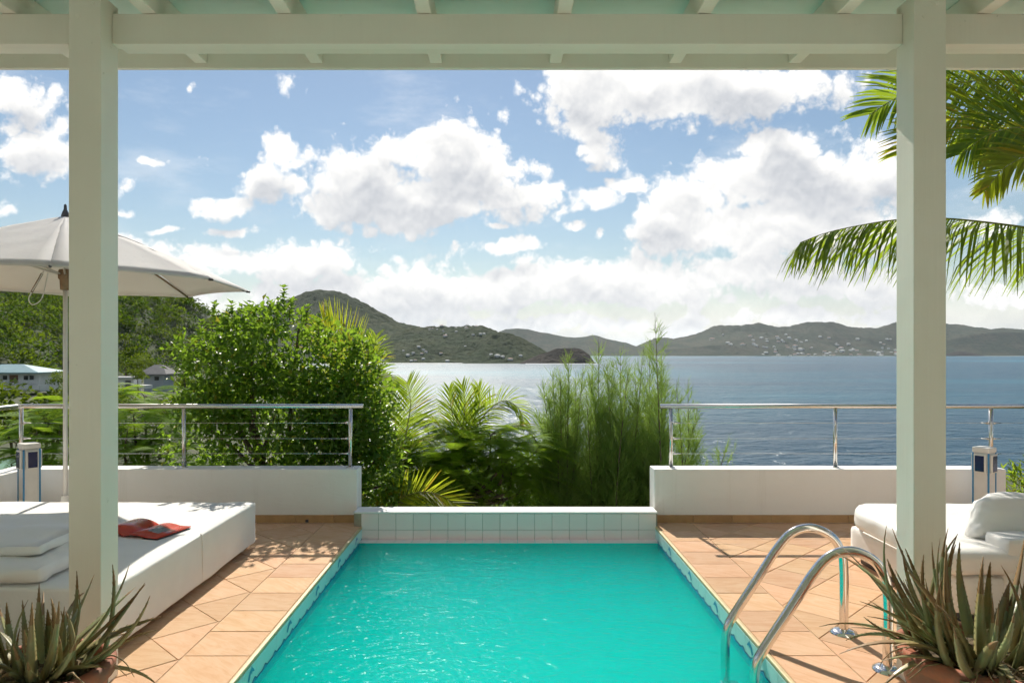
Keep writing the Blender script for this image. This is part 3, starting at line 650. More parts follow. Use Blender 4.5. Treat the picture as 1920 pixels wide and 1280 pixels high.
# ================================================================== POOL LADDER
lad = thing('pool_ladder', 'chrome pool ladder with two arched handrails', 'pool ladder', (1.75, 3.5, 0))
for yy, xs_ in ((3.72, 1.75), (3.284, 1.747)):
    pth = catmull([(xs_, yy, 0.0), (xs_, yy, 0.16), (xs_, yy, 0.32), (xs_ - .012, yy, 0.42), (xs_ - .065, yy, 0.505), (xs_ - .165, yy, 0.548), (xs_ - .265, yy, 0.525), (xs_ - .345, yy, 0.44), (xs_ - .46, yy, 0.265), (xs_ - .565, yy, 0.105), (xs_ - .600, yy, 0.035), (xs_ - .612, yy, -0.05), (xs_ - .612, yy, -0.2), (xs_ - .612, yy, -0.6)], 6)
    rr = tube('handrail', pth, 0.0225, M['chrome'], lad, 18)
    v, f = lathem([(.0226, .030), (.045, .026), (.064, .016), (.068, .007)], (xs_, yy, 0), 28); mk('flange', v, f, M['chrome'], rr, True)
for z in (-0.25, -0.5):
    box('tread', (1.10, 1.19, 3.306, 3.698, z, z + .025), M['chrome'], lad, bev=0.006)

# ================================================================== FURNITURE
bed = thing('daybed', 'large low white covered daybed on the left of the pool', 'daybed', (-2.85, 4.4, 0))
v, f = softboxm((-2.85, 4.37, 0.197), (1.0, 0.985, 0.153), 0.020, n=44, wr=0.006, ws=3.2, puff=(0, 0, 0.004), seed=3); mk('mattress_cover', v, f, M['fabric'], bed, True)
bz = [(-1.8485, 4.40, 0.058), (-1.8475, 4.40, 0.15), (-1.8475, 4.40, 0.25), (-1.850, 4.40, 0.335), (-1.862, 4.40, 0.350)]
tube('seam', bz, 0.003, M['fabric'], bed, 6)
for x in (-1.93, -3.77):
    for y in (3.5, 4.40, 5.25): tube('leg', [(x, y, 0.006), (x, y, 0.075)], 0.022, M['lampwhite'], bed, 10)
cb1 = tag(mk('cushion', *softboxm((-2.86, 3.73, 0.398), (0.66, 0.34, 0.046), 0.044, n=18, puff=(0, .02, .022), wr=0.022, ws=5, seed=1), M['cushion'], smooth=True, loc=(-2.78, 3.8, 0.34)), 'large white cushion lying flat on the daybed, lower of two', 'cushion')
cb2 = tag(mk('cushion', *softboxm((-2.92, 3.83, 0.478), (0.62, 0.33, 0.034), 0.033, n=18, puff=(0, .02, .022), wr=0.024, ws=5, rotz=.05, seed=5), M['cushion'], smooth=True, loc=(-2.86, 3.93, 0.50)), 'large shaded white cushion stacked on top of another cushion on the daybed', 'cushion')

# open red magazine
mg = thing('magazine', 'open red magazine lying on the white daybed', 'magazine', (-2.16, 4.42, 0.355))
def page(sgn, curl, z0=0.358, th=0.006):
    n = 12; c = Vector((-2.235, 4.43, 0)); rot = Matrix.Rotation(R(-14), 3, 'Z'); V = []; W, L = 0.235, 0.30
    for k in range(2):
        for i in range(n + 1):
            s = i / n; x = sgn * W * s; z = z0 + (th if k == 0 else 0) + curl(s)
            for yy in (-L / 2, L / 2): q = rot @ Vector((x, yy, 0)); V.append((c.x + q.x, c.y + q.y, z))
    Fc = []; m = 2 * (n + 1)
    for i in range(n):
        a = 2 * i; Fc += [(a, a + 2, a + 3, a + 1), (m + a + 1, m + a + 3, m + a + 2, m + a)]
        Fc += [(a, m + a, m + a + 2, a + 2), (a + 1, a + 3, m + a + 3, m + a + 1)]
    Fc += [(2 * n, m + 2 * n, m + 2 * n + 1, 2 * n + 1), (0, 1, m + 1, m)]
    return V, Fc
def curl_r(s): return 0.012 * math.sin(min(1, s * 1.5) * math.pi) + 0.002
def curl_l(s): return 0.030 * math.sin(s * math.pi) ** 0.8 + 0.004 * s
pr = mk('page_block', *page(1, curl_r), M['red'], mg, True); mk('page_block', *page(-1, curl_l), M['red'], mg, True)
mk('back_cover', *page(1, lambda s: 0.0, 0.350, 0.004), M['pagedark'], mg)
rot = Matrix.Rotation(R(-14), 3, 'Z'); V = []
for s in (0.38, 0.5, 0.62, 0.72):
    for yy in (-.06, .05):
        q = rot @ Vector((0.235 * s, yy, 0)); V.append((-2.235 + q.x, 4.43 + q.y, 0.358 + .0075 + curl_r(s)))
mk('printed_photo', V, [(0, 2, 3, 1), (2, 4, 5, 3), (4, 6, 7, 5)], M['pagephoto'], pr)

# sofa
sf = thing('sofa', 'white vinyl outdoor chaise sofa at the right of the pool', 'sofa', (3.1, 4.4, 0))
v, f = softboxm((3.19, 4.42, 0.158), (0.80, 0.60, 0.112), 0.05, n=14, wr=0.004, ws=5, seed=2); mk('base', v, f, M['cushion'], sf, True)
v, f = softboxm((3.18, 4.43, 0.335), (0.84, 0.635, 0.068), 0.050, n=26, wr=0.006, ws=7, puff=(0, 0, 0.004), seed=8)
v = [Vector((p.x + (0.16 * max(0, (p.y - 4.75) / .32) ** 2 if p.x < 2.7 else 0), p.y, p.z)) for p in v]
sc_ = mk('seat_cushion', v, f, M['cushion'], sf, True)
tube('piping', [(2.338, 3.9, 0.283), (2.338, 4.3, 0.283), (2.339, 4.7, 0.283)], 0.004, M['cushion'], sc_, 6)
v, f = softboxm((3.38, 3.90, 0.255), (0.72, 0.105, 0.215), 0.03, n=12, wr=0.004, ws=6, flare=0.03, seed=4); mk('backrest', v, f, M['cushion'], sf, True)
v, f = softboxm((3.36, 4.11, 0.510), (0.74, 0.080, 0.135), 0.072, n=20, wr=0.024, ws=8, puff=(.01, .03, .012), tilt=R(-24), seed=6); v = [Vector((q.x + (q.z - .38) * .42, q.y, q.z)) for q in v]; mk('back_pillow', v, f, M['cushion'], sf, True)
box('plinth', (2.45, 3.95, 3.88, 4.96, 0.006, 0.05), M['darkmetal'], sf)

# lamp bollards
def bollard(label, c, rz, h, grp):
    b = thing('lamp_bollard', label, 'bollard lamp', (c[0], c[1], 0.006), grp); b.rotation_euler.z = rz
    def part(name, bb, mat, par, bev=.003):
        v, f = boxm(*bb, bev=bev); me = mesh(name, v, f, mat); o = bpy.data.objects.new(name, me); COL.objects.link(o); o.parent = par; ORG[o.name] = org(par); return o
    s = 0.058; hd = part('column', (-s, s, -s, s, 0, h - .045), M['lampwhite'], b)
    part('cap', (-.066, .066, -.066, .066, h - .0445, h), M['lampwhite'], b, .010)
    for a, (dx, dy) in enumerate(((0, -1), (1, 0), (-1, 0), (0, 1))):
        if dx: bb = ((s + .0005, s + .022) if dx > 0 else (-s - .022, -s - .0005)) + (-.046, .046, h - .205, h - .055)
        else: bb = (-.046, .046) + ((s + .0005, s + .022) if dy > 0 else (-s - .022, -s - .0005)) + (h - .205, h - .055)
        w = part('lamp_head', bb, M['lampwhite'], b, .006)
        g = list(bb)
        if dx: g[0:2] = (s + .0222, s + .0245) if dx > 0 else (-s - .0245, -s - .0222); g[2:4] = (-.034, .034)
        else: g[2:4] = (s + .0222, s + .0245) if dy > 0 else (-s - .0245, -s - .0222); g[0:2] = (-.034, .034)
        g[4] += .010; g[5] -= .012; part('lamp_glass', g, M['navy'], w, .0)
    for sx in (-1, 1):
        for sy in (-1, 1): part('edge_stripe', (sx * s - .006, sx * s + .006, sy * s - .006, sy * s + .006, 0.01, h - .046), M['bluestripe'], b, .002)
bollard('white lamp bollard with navy glass beside the umbrella pole', (-3.90, 5.90), R(52), 0.71, 'lamp bollards'); bollard('white lamp bollard with navy glass behind the sofa', (3.94, 5.92), R(-58), 0.675, 'lamp bollards')

# umbrella
UC = Vector((-3.42, 5.60, 0)); um = thing('umbrella', 'square off-white canvas patio umbrella over the daybed', 'umbrella', (UC.x, UC.y, 0.006))
HS = 1.34; ZE = 1.998; apex = UC + Vector((0, 0, 2.515))
tips = [UC + Vector((HS * math.cos(R(28 + 45 * k)), HS * math.sin(R(28 + 45 * k)), ZE)) for k in range(8)]
def canopy(p0, p1, s, t):
    e = p0.lerp(p1, s); sag = 4 * s * (1 - s)
    e = e.lerp(Vector((UC.x, UC.y, e.z)), 0.03 * sag) + Vector((0, 0, 0.012 * sag))
    q = apex.lerp(e, t); q.z += 0.10 * (t * (1 - t)) - 0.05 * sag * t * (1 - t) + (0.006 * math.sin(t * 23 + s * 9) + 0.005 * math.sin(s * 17 + t * 5)) * t * (1 - t) * 2; return q
for k in range(8):
    p0, p1 = tips[k], tips[(k + 1) % 8]; n, m = 10, 16; V = []; Fc = []
    for j in range(m + 1):
        for i in range(n + 1): V.append(canopy(p0, p1, i / n, j / m))
    for j in range(m):
        for i in range(n): a = j * (n + 1) + i; Fc.append((a, a + 1, a + n + 2, a + n + 1))
    o = mk('canopy_panel', V, Fc, M['canvas'], um, True)
    md = o.modifiers.new('thickness', 'SOLIDIFY'); md.thickness = 0.0025; md.offset = 0
    # hem fold along the lower edge
    hem = [canopy(p0, p1, i / n, 1.0) for i in range(n + 1)]; V = hem + [h - Vector((0, 0, .018)) for h in hem]
    h_ = mk('hem', V, [(i, i + 1, n + 2 + i, n + 1 + i) for i in range(n)], M['canvas'], o, True); md = h_.modifiers.new('thickness', 'SOLIDIFY'); md.thickness = 0.003
    rib = [canopy(p0, p1, 0.0, t) - Vector((0, 0, 0.016)) for t in (0.02, .25, .5, .75, 1.0)]
    tube('rib', rib, 0.0075, M['wood'], um, 8)
    tube('strut', [UC + Vector((0, 0, 2.03)) + (p0 - UC).normalized() * .03 * 1, canopy(p0, p1, 0.0, .52) - Vector((0, 0, .022))], 0.007, M['mast'], um, 8)
    tube('rib_cap', [p0 - Vector((0, 0, .016)), p0 - Vector((0, 0, .018)) + (p0 - Vector((UC.x, UC.y, p0.z))).normalized() * .03], [.010, .008], M['darkmetal'], um, 8)
tube('mast', [UC + Vector((0, 0, .02)), UC + Vector((0, 0, 2.5))], 0.0165, M['mast'], um, 16)
v, f = lathem([(.022, -.09), (.036, -.088), (.040, -.01), (.050, .0), (.050, .05), (.044, .07), (.022, .072)], (UC.x, UC.y, 2.03), 16); mk('runner', v, f, M['wood'], um, True)
v, f = lathem([(.024, -.02), (.030, 0), (.022, .03), (.012, .05), (.010, .085), (.001, .095)], (UC.x, UC.y, 2.515), 14); mk('finial', v, f, M['darkmetal'], um, True)
v, f = lathem([(.03, .34), (.03, .10), (.24, .075), (.25, .06), (.25, .0)], (UC.x, UC.y, 0.006), 24); mk('base', v, f, M['lampwhite'], um, True)
cp = [at(82, 508, 5.5), at(70, 530, 5.45), at(58, 550, 5.45), at(54, 562, 5.45), at(62, 571, 5.45), at(78, 560, 5.47), at(86, 530, 5.5), at(90, 512, 5.5)]
tube('cord', catmull(cp, 5), 0.004, M['fabric'], um, 6); tube('tie_strap', [at(79, 513, 5.5), at(59, 548, 5.45)], 0.009, M['wood'], um, 8)

# ================================================================== ALOE POTS
def aloe_leaf(base, az, el, L, w, bend, twist=0.0):
    n = 9; d = Vector((math.cos(az) * math.cos(el), math.sin(az) * math.cos(el), math.sin(el))); side = Vector((-math.sin(az), math.cos(az), 0)); p = Vector(base); V = []; Fc = []
    ang = el
    for i in range(n + 1):
        s = i / n; e = el + bend * s; d = Vector((math.cos(az) * math.cos(e), math.sin(az) * math.cos(e), math.sin(e)))
        if i: p = p + d * (L / n)
        up = side.cross(d) * -1; sd_ = (Matrix.Rotation(twist * s, 3, d) @ side); up = sd_.cross(d) * -1
        ww = w * (1 - s) ** 0.75 * (0.75 + 0.9 * s * (1 - s)) + 0.0012; tt = ww * 0.42
        V += [p + sd_ * ww + up * tt * .5, p + up * tt * -.05, p - sd_ * ww + up * tt * .5, p - up * tt * -1.0 * -1 - up * tt * .55]
    for i in range(n):
        for k in range(4): a = 4 * i; Fc.append((a + k, a + (k + 1) % 4, a + 4 + (k + 1) % 4, a + 4 + k))
    Fc.append((4 * n, 4 * n + 1, 4 * n + 2, 4 * n + 3))
    sp = []
    for i in range(1, n):                                   # toothed margins
        for k in (0, 2):
            for q in (0.25, 0.75):
                a = Vector(V[4 * i + k]).lerp(Vector(V[4 * (i + 1) + k]), q); c = Vector(V[4 * i + 1]); o = (a - c).normalized(); t2 = (Vector(V[4 * (i + 1) + k]) - Vector(V[4 * i + k])).normalized()
                b = len(V); V += [a - t2 * .003, a + t2 * .003, a + o * .007 + t2 * .003]; Fc.append((b, b + 1, b + 2))
    return V, Fc
def aloe_pot(c, rim, label, seed, n, spread, rad=0.245, ls=1.0):
    rnd = random.Random(seed); pt = thing('aloe_pot', label, 'potted plant', (c[0], c[1], 0.006))
    h = rim; prof = [(.62 * rad, 0), (.80 * rad, .25 * h), (.95 * rad, .65 * h), (.98 * rad, h - .055), (1.06 * rad, h - .05), (1.08 * rad, h - .01), (1.04 * rad, h), (.93 * rad, h), (.90 * rad, h - .06)]
    v, f = lathem(prof, (c[0], c[1], 0.006), 36); mk('pot', v, f, M['terra'], pt, True)
    v, f = lathem([(.001, .03), (.4 * rad, .025), (.75 * rad, .005), (.93 * rad, -.02)], (c[0], c[1], h - .03), 24)
    v = [Vector(p) + Vector((0, 0, rnd.uniform(-.012, .015))) for p in v]; mk('soil', v, f, M['soil'], pt, True)
    for i in range(n):
        g = rnd.random(); az = rnd.uniform(0, 2 * math.pi); rr = rad * (0.15 + .6 * g); L = rnd.uniform(.20, .44) * ls * (1.05 - .25 * (i % 5 == 0))
        el = R(rnd.uniform(36, 78)) if i % 3 else R(rnd.uniform(10, 42))
        if spread and i % 4 == 0: az = spread + rnd.uniform(-.9, .9); el = R(rnd.uniform(25, 60))
        base = (c[0] + rr * math.cos(az + rnd.uniform(-.6, .6)), c[1] + rr * math.sin(az + rnd.uniform(-.6, .6)), h - .03)
        v, f = aloe_leaf(base, az, el, L, rnd.uniform(.014, .026), rnd.choice((rnd.uniform(-1.5, -.4), rnd.uniform(-.2, 1.0), rnd.uniform(.3, 1.0))), rnd.uniform(-1.1, 1.1)); o = mk('leaf', v, f, [M['aloe'], M['aloetip']], pt, True)
        cut = rnd.choice((5, 6, 7, 7, 8))
        for q, pl in enumerate(o.data.polygons):
            if 4 * cut <= q < 37: pl.material_index = 1
    for i in range(26):
        az = rnd.uniform(math.pi * .9, math.pi * 2.1) if i % 3 else rnd.uniform(0, 6.28); r0 = rad * rnd.uniform(.6, .95); p = Vector((c[0] + r0 * math.cos(az), c[1] + r0 * math.sin(az), h + rnd.uniform(-.01, .02))); d = Vector((math.cos(az), math.sin(az), .7)); pts = [p.copy()]
        for k in range(6):
            d += Vector((rnd.uniform(-.5, .5), rnd.uniform(-.5, .5), -.38 + rnd.uniform(-.15, .2))); p = p + d.normalized() * rnd.uniform(.020, .036); pts.append(p.copy())
        q = catmull(pts, 3); tube('dry_tendril', q, np.linspace(.0042, .0012, len(q)), M['tendril'], pt, 5)
aloe_pot((-1.70, 2.60), 0.315, 'terracotta pot of spiky aloe at the foot of the left post', 3, 66, None, ls=1.0)
aloe_pot((1.735, 2.62), 0.365, 'terracotta pot of spiky aloe at the foot of the right post', 12, 96, 2.8, 0.265, ls=1.1)

# ================================================================== VEGETATION
def norm(a): return a / (np.linalg.norm(a, axis=-1, keepdims=True) + 1e-9)
def leaves(P, D, U, L, W, fold=0.25):
    """diamond leaves: two triangles about a midrib"""
    D = norm(D); S = norm(np.cross(D, U)); N = np.cross(S, D); L = L[:, None]; W = W[:, None]
    b = P; l = P + D * L * .45 + S * W * .5 + N * W * fold; r = P + D * L * .45 - S * W * .5 + N * W * fold; t = P + D * L - N * L * .12
    V = np.stack([b, l, t, r], 1).reshape(-1, 3); i = np.arange(len(P))[:, None] * 4
    return V, np.concatenate([i + np.array([[0, 2, 1]]), i + np.array([[0, 3, 2]])])
def ribbons(PT, W, S):
    """PT (n,k,3) paths, W (n,k) widths, S (n,k,3) side vectors"""
    n, k, _ = PT.shape; A = PT + S * W[..., None] * .5; B = PT - S * W[..., None] * .5
    V = np.stack([A, B], 2).reshape(-1, 3); base = np.arange(n)[:, None] * (2 * k); j = np.arange(k - 1)[None] * 2; a = (base + j).ravel()
    return V, np.stack([a, a + 1, a + 3, a + 2], 1)
def rdir(n): return norm(RNG.normal(size=(n, 3)))

def shrub(name, label, cat, base, blobs, nleaf, L, W, mat, shoots=(), trunk=True, group=None, clump=False):
    s = thing(name, label, cat, base, group); P = []; N = []
    tot = sum(b[3] * b[4] * b[5] for b in blobs) 
    for (x, y, z, a, b, c) in blobs:
        n = int(nleaf * (a * b * c) ** .8 / sum((q[3] * q[4] * q[5]) ** .8 for q in blobs)); d = rdir(n); r = RNG.random(n) ** .28
        lump = 0.58 + 0.80 * fbm(d[:, 0] * 2.4 + x * 5 + 9, d[:, 2] * 2.4 + d[:, 1] * 2 + 7, 3, int(abs(x * 10)))
        pp = np.array([x, y, z]) + d * np.array([a, b, c]) * (r * lump)[:, None]
        if clump:                                              # leaves gather round branch ends
            cd = rdir(13); cc = np.array([x, y, z]) + cd * np.array([a, b, c]) * RNG.uniform(.62, 1.02, (13, 1)); k = RNG.integers(0, 13, n); use = RNG.random(n) < .72
            pc = cc[k] + d * np.array([a, b, c]) * (.40 * RNG.random(n) ** .5)[:, None]; pp = np.where(use[:, None], pc, pp)
        P.append(pp); N.append(d)
    P = np.concatenate(P); N = np.concatenate(N)
    keep = P[:, 2] > base[2] - .2; P, N = P[keep], N[keep]
    D = norm(N * .7 + rdir(len(P)) * .8 + np.array([0, 0, .25])); U = norm(N * .3 + rdir(len(P)) * .7 + np.array([0, 0, 1.0]))
    V, Q = leaves(P, D, U, L * RNG.uniform(.6, 1.25, len(P)), W * RNG.uniform(.7, 1.2, len(P)))
    VS = [V]; QS = [Q]; tw = []
    for (a, b) in shoots:
        a, b = np.array(a), np.array(b); n = max(4, int(np.linalg.norm(b - a) / .035)); tw.append(tubem(catmull([a, (a + b) / 2 + RNG.normal(size=3) * .01, b], 4), np.linspace(.006, .002, 9), 5))
        for k in range(n):
            p = a + (b - a) * (k + .5) / n; m = 5; az = RNG.random() * 6.28 + np.arange(m) * 2 * np.pi / m; el = RNG.uniform(.2, 1.0, m)
            D = np.stack([np.cos(az) * np.cos(el), np.sin(az) * np.cos(el), np.sin(el)], 1); V, Q = leaves(np.repeat(p[None], m, 0), D, np.repeat(np.array([[0, 0, 1.0]]), m, 0), L * RNG.uniform(.5, 1.0, m), W * RNG.uniform(.7, 1.0, m))
            QS.append(Q + sum(len(q) for q in VS)); VS.append(V)
    tag(npmesh('crown', np.concatenate(VS), np.concatenate(QS), mat, s), kind='stuff')
    if trunk:
        cx = np.array([np.mean([b[0] for b in blobs]), np.mean([b[1] for b in blobs]), base[2]]); parts = list(tw)
        for b in blobs:
            e = np.array(b[:3]); parts.append(tubem(catmull([cx + RNG.normal(size=3) * [.08, .08, 0], cx * .5 + e * .5 + RNG.normal(size=3) * .12, e + RNG.normal(size=3) * .1], 5), np.linspace(.045, .010, 11), 6))
        mk('trunk', *joinm(parts), M['bark'], s, True)
    return s
# the large glossy shrub left of the gap
bl = []
for (px, py, Y, rx, ry) in ((520, 650, 7.25, 115, 75), (430, 700, 7.25, 100, 80), (600, 700, 7.3, 110, 85), (520, 780, 7.15, 170, 110), (640, 800, 7.25, 95, 110), (400, 800, 7.3, 80, 110), (560, 900, 7.15, 150, 90), (680, 760, 7.3, 55, 90), (685, 900, 7.15, 60, 80), (460, 620, 7.3, 60, 40), (380, 660, 7.35, 50, 45), (730, 880, 7.15, 40, 70)):
    c = at(px, py, Y); bl.append((c.x, c.y, c.z, rx * Y / F, min(.50, rx * Y / F), ry * Y / F))
sh = []
for (px, p0, p1) in ((400, 620, 568), (437, 615, 566), (470, 600, 572), (505, 590, 566), (535, 590, 536), (545, 600, 560), (575, 610, 572), (520, 600, 560), (600, 640, 600), (380, 640, 600), (420, 630, 590), (660, 680, 640), (690, 680, 645), (715, 720, 690)):
    sh.append((at(px - 2, p0, 7.25), at(px + random.uniform(-4, 4), p1, 7.25)))
shrub('glossy_shrub', 'large glossy green shrub rising behind the parapet left of the gap', 'shrub', tuple(at(530, 1010, 7.25)), bl, 14500, .080, .040, M['bush'], sh, clump=True)
# shrub by the right end of the right parapet
c = at(1905, 915, 7.2); shrub('leafy_shrub', 'bright green shrub beyond the right end of the parapet', 'shrub', (c.x, c.y, -1.6), [(c.x + .1, 7.2, c.z - .15, .35, .4, .38), (c.x, 7.2, c.z - .8, .45, .4, .6)], 2600, .10, .022, M['palm'])

# feathery flamboyant trees
def feather_leaf(n=15, L=.44, pl=.125, pw=.011):
    V, Q = [], []
    def quad(a, b, w, up):
        d = np.array(b) - np.array(a); s = np.cross(d, up); s = s / (np.linalg.norm(s) + 1e-9) * w / 2; i = len(V); V.extend([a + s, a - s, b - s * .35, b + s * .35]); Q.append((i, i + 1, i + 2, i + 3))
    z = np.array([0, 0, 1.0]); pts = [np.array([0, L * k / n, -0.42 * L * (k / n) ** 2]) for k in range(n + 1)]
    for k in range(n): quad(pts[k], pts[k + 1], .004, z)
    for k in range(1, n + 1):
        s = k / n; l = pl * (1.0 - .55 * abs(s - .45) * 2 ** .5)
        for sg in (-1, 1): quad(pts[k], pts[k] + np.array([sg * l, l * .45, -.25 * l]), pw, z); quad(pts[k] - np.array([0, L / n * .5, 0]), pts[k] - np.array([0, L / n * .5, 0]) + np.array([sg * l, l * .45, -.2 * l]), pw, z)
    return np.array(V), np.array(Q)
FV, FQ = feather_leaf()
def feather_tree(label, base, pads, per=26, scale=1.0, group=None, nleafmat='pinna'):
    s = thing('feather_leaved_tree', label, 'tree', base, group); VS, QS = [], []; off = 0; br = []
    b0 = np.array(base); fork = b0 + np.array([0, 0, .45 * (np.mean([p[2] for p in pads]) - base[2])])
    br.append(tubem(catmull([b0, (b0 + fork) / 2 + [.05, 0, 0], fork], 4), np.linspace(.06, .045, 9), 7))
    for (x, y, z, a) in pads:
        e = np.array([x, y, z]); m = fork * .45 + e * .55 + np.array([RNG.normal() * .12, RNG.normal() * .1, -.08]); br.append(tubem(catmull([fork, m, e], 5), np.linspace(.032, .006, 11), 5))
        for k in range(per):
            az = RNG.random() * 6.283; r = a * math.sqrt(RNG.random()) * .7; sc = scale * RNG.uniform(.7, 1.15); pitch = RNG.uniform(-.25, .55); roll = RNG.uniform(-.25, .25)
            mt = Matrix.Rotation(az, 3, 'Z') @ Matrix.Rotation(pitch, 3, 'X') @ Matrix.Rotation(roll, 3, 'Y'); mt = np.array(mt)
            ctr = e + np.array([-math.sin(az) * r * .6, math.cos(az) * r * .6, RNG.normal() * .05 + .06 * (1 - r / a)]); VS.append((FV * sc) @ mt.T + ctr); QS.append(FQ + off); off += len(FV)
            if k % 4 == 0: br.append(tubem([e, (e + ctr) / 2, ctr], [.006, .004, .002], 4))
    tag(npmesh('crown', np.concatenate(VS), np.concatenate(QS), M[nleafmat], s), kind='stuff'); mk('trunk', *joinm(br), M['bark'], s, True)
def pads(lst): return [(*at(px, py, Y), r) for px, py, Y, r in lst]
feather_tree('feathery flamboyant tree between the palms and the pool end wall', tuple(at(860, 1010, 8.8)), pads([(790, 830, 8.6, .35), (860, 820, 8.7, .4), (920, 815, 8.5, .42), (975, 830, 8.6, .35), (830, 860, 8.4, .4), (790, 880, 8.3, .38), (850, 890, 8.2, .35), (940, 850, 8.5, .4), (900, 870, 8.6, .35), (770, 905, 8.5, .35), (960, 880, 8.8, .4), (900, 910, 8.7, .4), (985, 900, 8.9, .4), (1000, 850, 8.9, .35), (745, 860, 8.6, .35), (800, 800, 9.0, .35), (940, 900, 8.9, .4), (870, 850, 8.4, .35), (820, 915, 8.7, .4), (880, 930, 8.9, .4)]), 30, 1.0)
feather_tree('feathery flamboyant tree with bare twigs behind the left railing', tuple(at(285, 1000, 9.5)), pads([(250, 770, 9.4, .45), (310, 775, 9.6, .45), (240, 800, 9.2, .4), (290, 800, 9.8, .35), (250, 845, 9.2, .4), (310, 850, 9.0, .4), (280, 830, 9.5, .3), (330, 880, 9.3, .4), (235, 870, 9.4, .4), (215, 740, 10, .4), (270, 742, 10.2, .4), (320, 815, 9.4, .4), (230, 835, 9.6, .4)]), 16, 1.0)
feather_tree('feathery tree by the left corner of the railing', tuple(at(70, 1010, 10.0)), pads([(95, 790, 9.8, .4), (70, 812, 9.5, .4), (30, 830, 9.6, .4), (100, 840, 9.5, .4), (60, 850, 9.4, .4), (10, 800, 9.9, .4), (110, 870, 9.6, .35), (20, 870, 9.6, .4), (120, 760, 10.2, .35)]), 17, 1.0)

# casuarina clump
def casuarina(label, base, tops, nb, seed, group):
    s = thing('casuarina', label, 'tree', base, group); rg = np.random.default_rng(seed); stems = []; PT, WW, SS = [], [], []
    for (tp, low) in tops:
        a, b = np.array(base) + rg.normal(size=3) * [.12, .12, 0], np.array(tp); H = b - a; path = catmull([a, a + H * .5 + rg.normal(size=3) * [.05, .05, 0] + [-.12 * H[0], 0, 0], b], 14); stems.append(tubem(path, np.linspace(.020, .0016, len(path)), 5))
        for h in low + (.99 - low) * rg.random(nb) ** 1.45:
            p = path[min(len(path) - 1, int(h * (len(path) - 1)))] + rg.normal(size=3) * .004; az = rg.random() * 6.283; prof = (1 - h) ** .75
            Lb = (0.04 + .62 * prof) * rg.uniform(.45, 1.2); d = np.array([math.cos(az), math.sin(az), rg.uniform(.5, 2.4)]); d /= np.linalg.norm(d)
            nn = max(4, int(24 * Lb / .3)); tt = rg.random(nn) ** .8; st = p + d * (tt * Lb)[:, None] + np.array([0, 0, 1]) * (tt ** 2 * Lb * .18)[:, None]
            nd = norm(d + rg.normal(size=(nn, 3)) * .5 + np.array([0, 0, .3])); ln = rg.uniform(.06, .17, nn)[:, None]; mid = st + nd * ln * .55; end = mid + norm(nd + np.array([0, 0, -.12]) + rg.normal(size=(nn, 3)) * .2) * ln * .5
            PT.append(np.stack([st, mid, end], 1)); w = rg.uniform(.0022, .0048, nn); WW.append(np.stack([w, w, w * .35], 1)); sv = norm(np.cross(nd, rg.normal(size=(nn, 3)))); SS.append(np.repeat(sv[:, None], 3, 1))
            bb = np.stack([p, p + d * Lb * .6, p + d * Lb + [0, 0, Lb * .14]])[None]; PT.append(bb); WW.append(np.array([[.005, .004, .0015]])); SS.append(np.repeat(norm(np.cross(d, [.3, 1, .1]))[None, None], 3, 1))
    V, Q = ribbons(np.concatenate(PT), np.concatenate(WW), np.concatenate(SS)); tag(npmesh('foliage', V, Q, M['needle'], s), kind='stuff'); mk('stem', *joinm(stems), M['bark'], s, True)
G = 'casuarinas beyond the pool end wall'
def stems(lst, Y): return [(at(px, py, Y + random.uniform(-.45, .45)), low) for px, py, low in lst]
casuarina('wispy casuarina with lower tips, nearest to the palms', tuple(at(1065, 1130, 9.0)), stems([(1018, 715, .12), (1036, 695, .1), (1050, 690, .1), (1066, 662, .1), (1080, 695, .1), (1094, 688, .1), (1006, 770, .2), (1028, 740, .1), (1060, 720, .1), (1012, 840, .1), (1045, 760, .05), (1080, 735, .05), (1022, 790, .05)], 9.0), 165, 1, G)
casuarina('wispy casuarina in the middle of the clump', tuple(at(1135, 1130, 9.0)), stems([(1110, 690, .1), (1122, 630, .1), (1138, 680, .12), (1150, 672, .1), (1163, 652, .1), (1104, 700, .1), (1148, 720, .1), (1178, 690, .1), (1130, 740, .1), (1115, 760, .05), (1165, 750, .05), (1190, 770, .05), (1100, 740, .05)], 8.9), 165, 2, G)
casuarina('tallest wispy casuarina, its thin tip rising above the horizon', tuple(at(1205, 1130, 9.0)), stems([(1228, 585, .12), (1218, 640, .1), (1207, 650, .1), (1240, 668, .1), (1190, 690, .1), (1225, 740, .08), (1250, 720, .1), (1200, 760, .1), (1248, 790, .1), (1215, 700, .05), (1180, 760, .05), (1262, 800, .05), (1235, 770, .05)], 9.1), 165, 3, G)
casuarina('small sparse casuarina showing through the right railing', tuple(at(1285, 1080, 9.4)), stems([(1268, 718, .2), (1290, 712, .2), (1308, 765, .2), (1276, 780, .2), (1300, 800, .2)], 9.4), 85, 4, G)
casuarina('single casuarina sprig poking above the right parapet', tuple(at(1345, 960, 9.5)), [(at(1360, 846, 9.5), .2)], 24, 9, G)
c = at(900, 980, 9.8); shrub('dark_shrub', 'dark leafy shrub filling the gap behind the flamboyant tree', 'shrub', (c.x, c.y, c.z - 1.4), [(*at(830, 925, 9.9), .8, .4, .42), (*at(930, 915, 9.9), .8, .4, .42), (*at(740, 920, 9.7), .5, .4, .42), (*at(990, 900, 9.9), .5, .4, .5), (*at(1060, 985, 9.9), .9, .4, .35), (*at(1180, 985, 9.9), .9, .4, .35)], 8000, .09, .045, M['bush'])

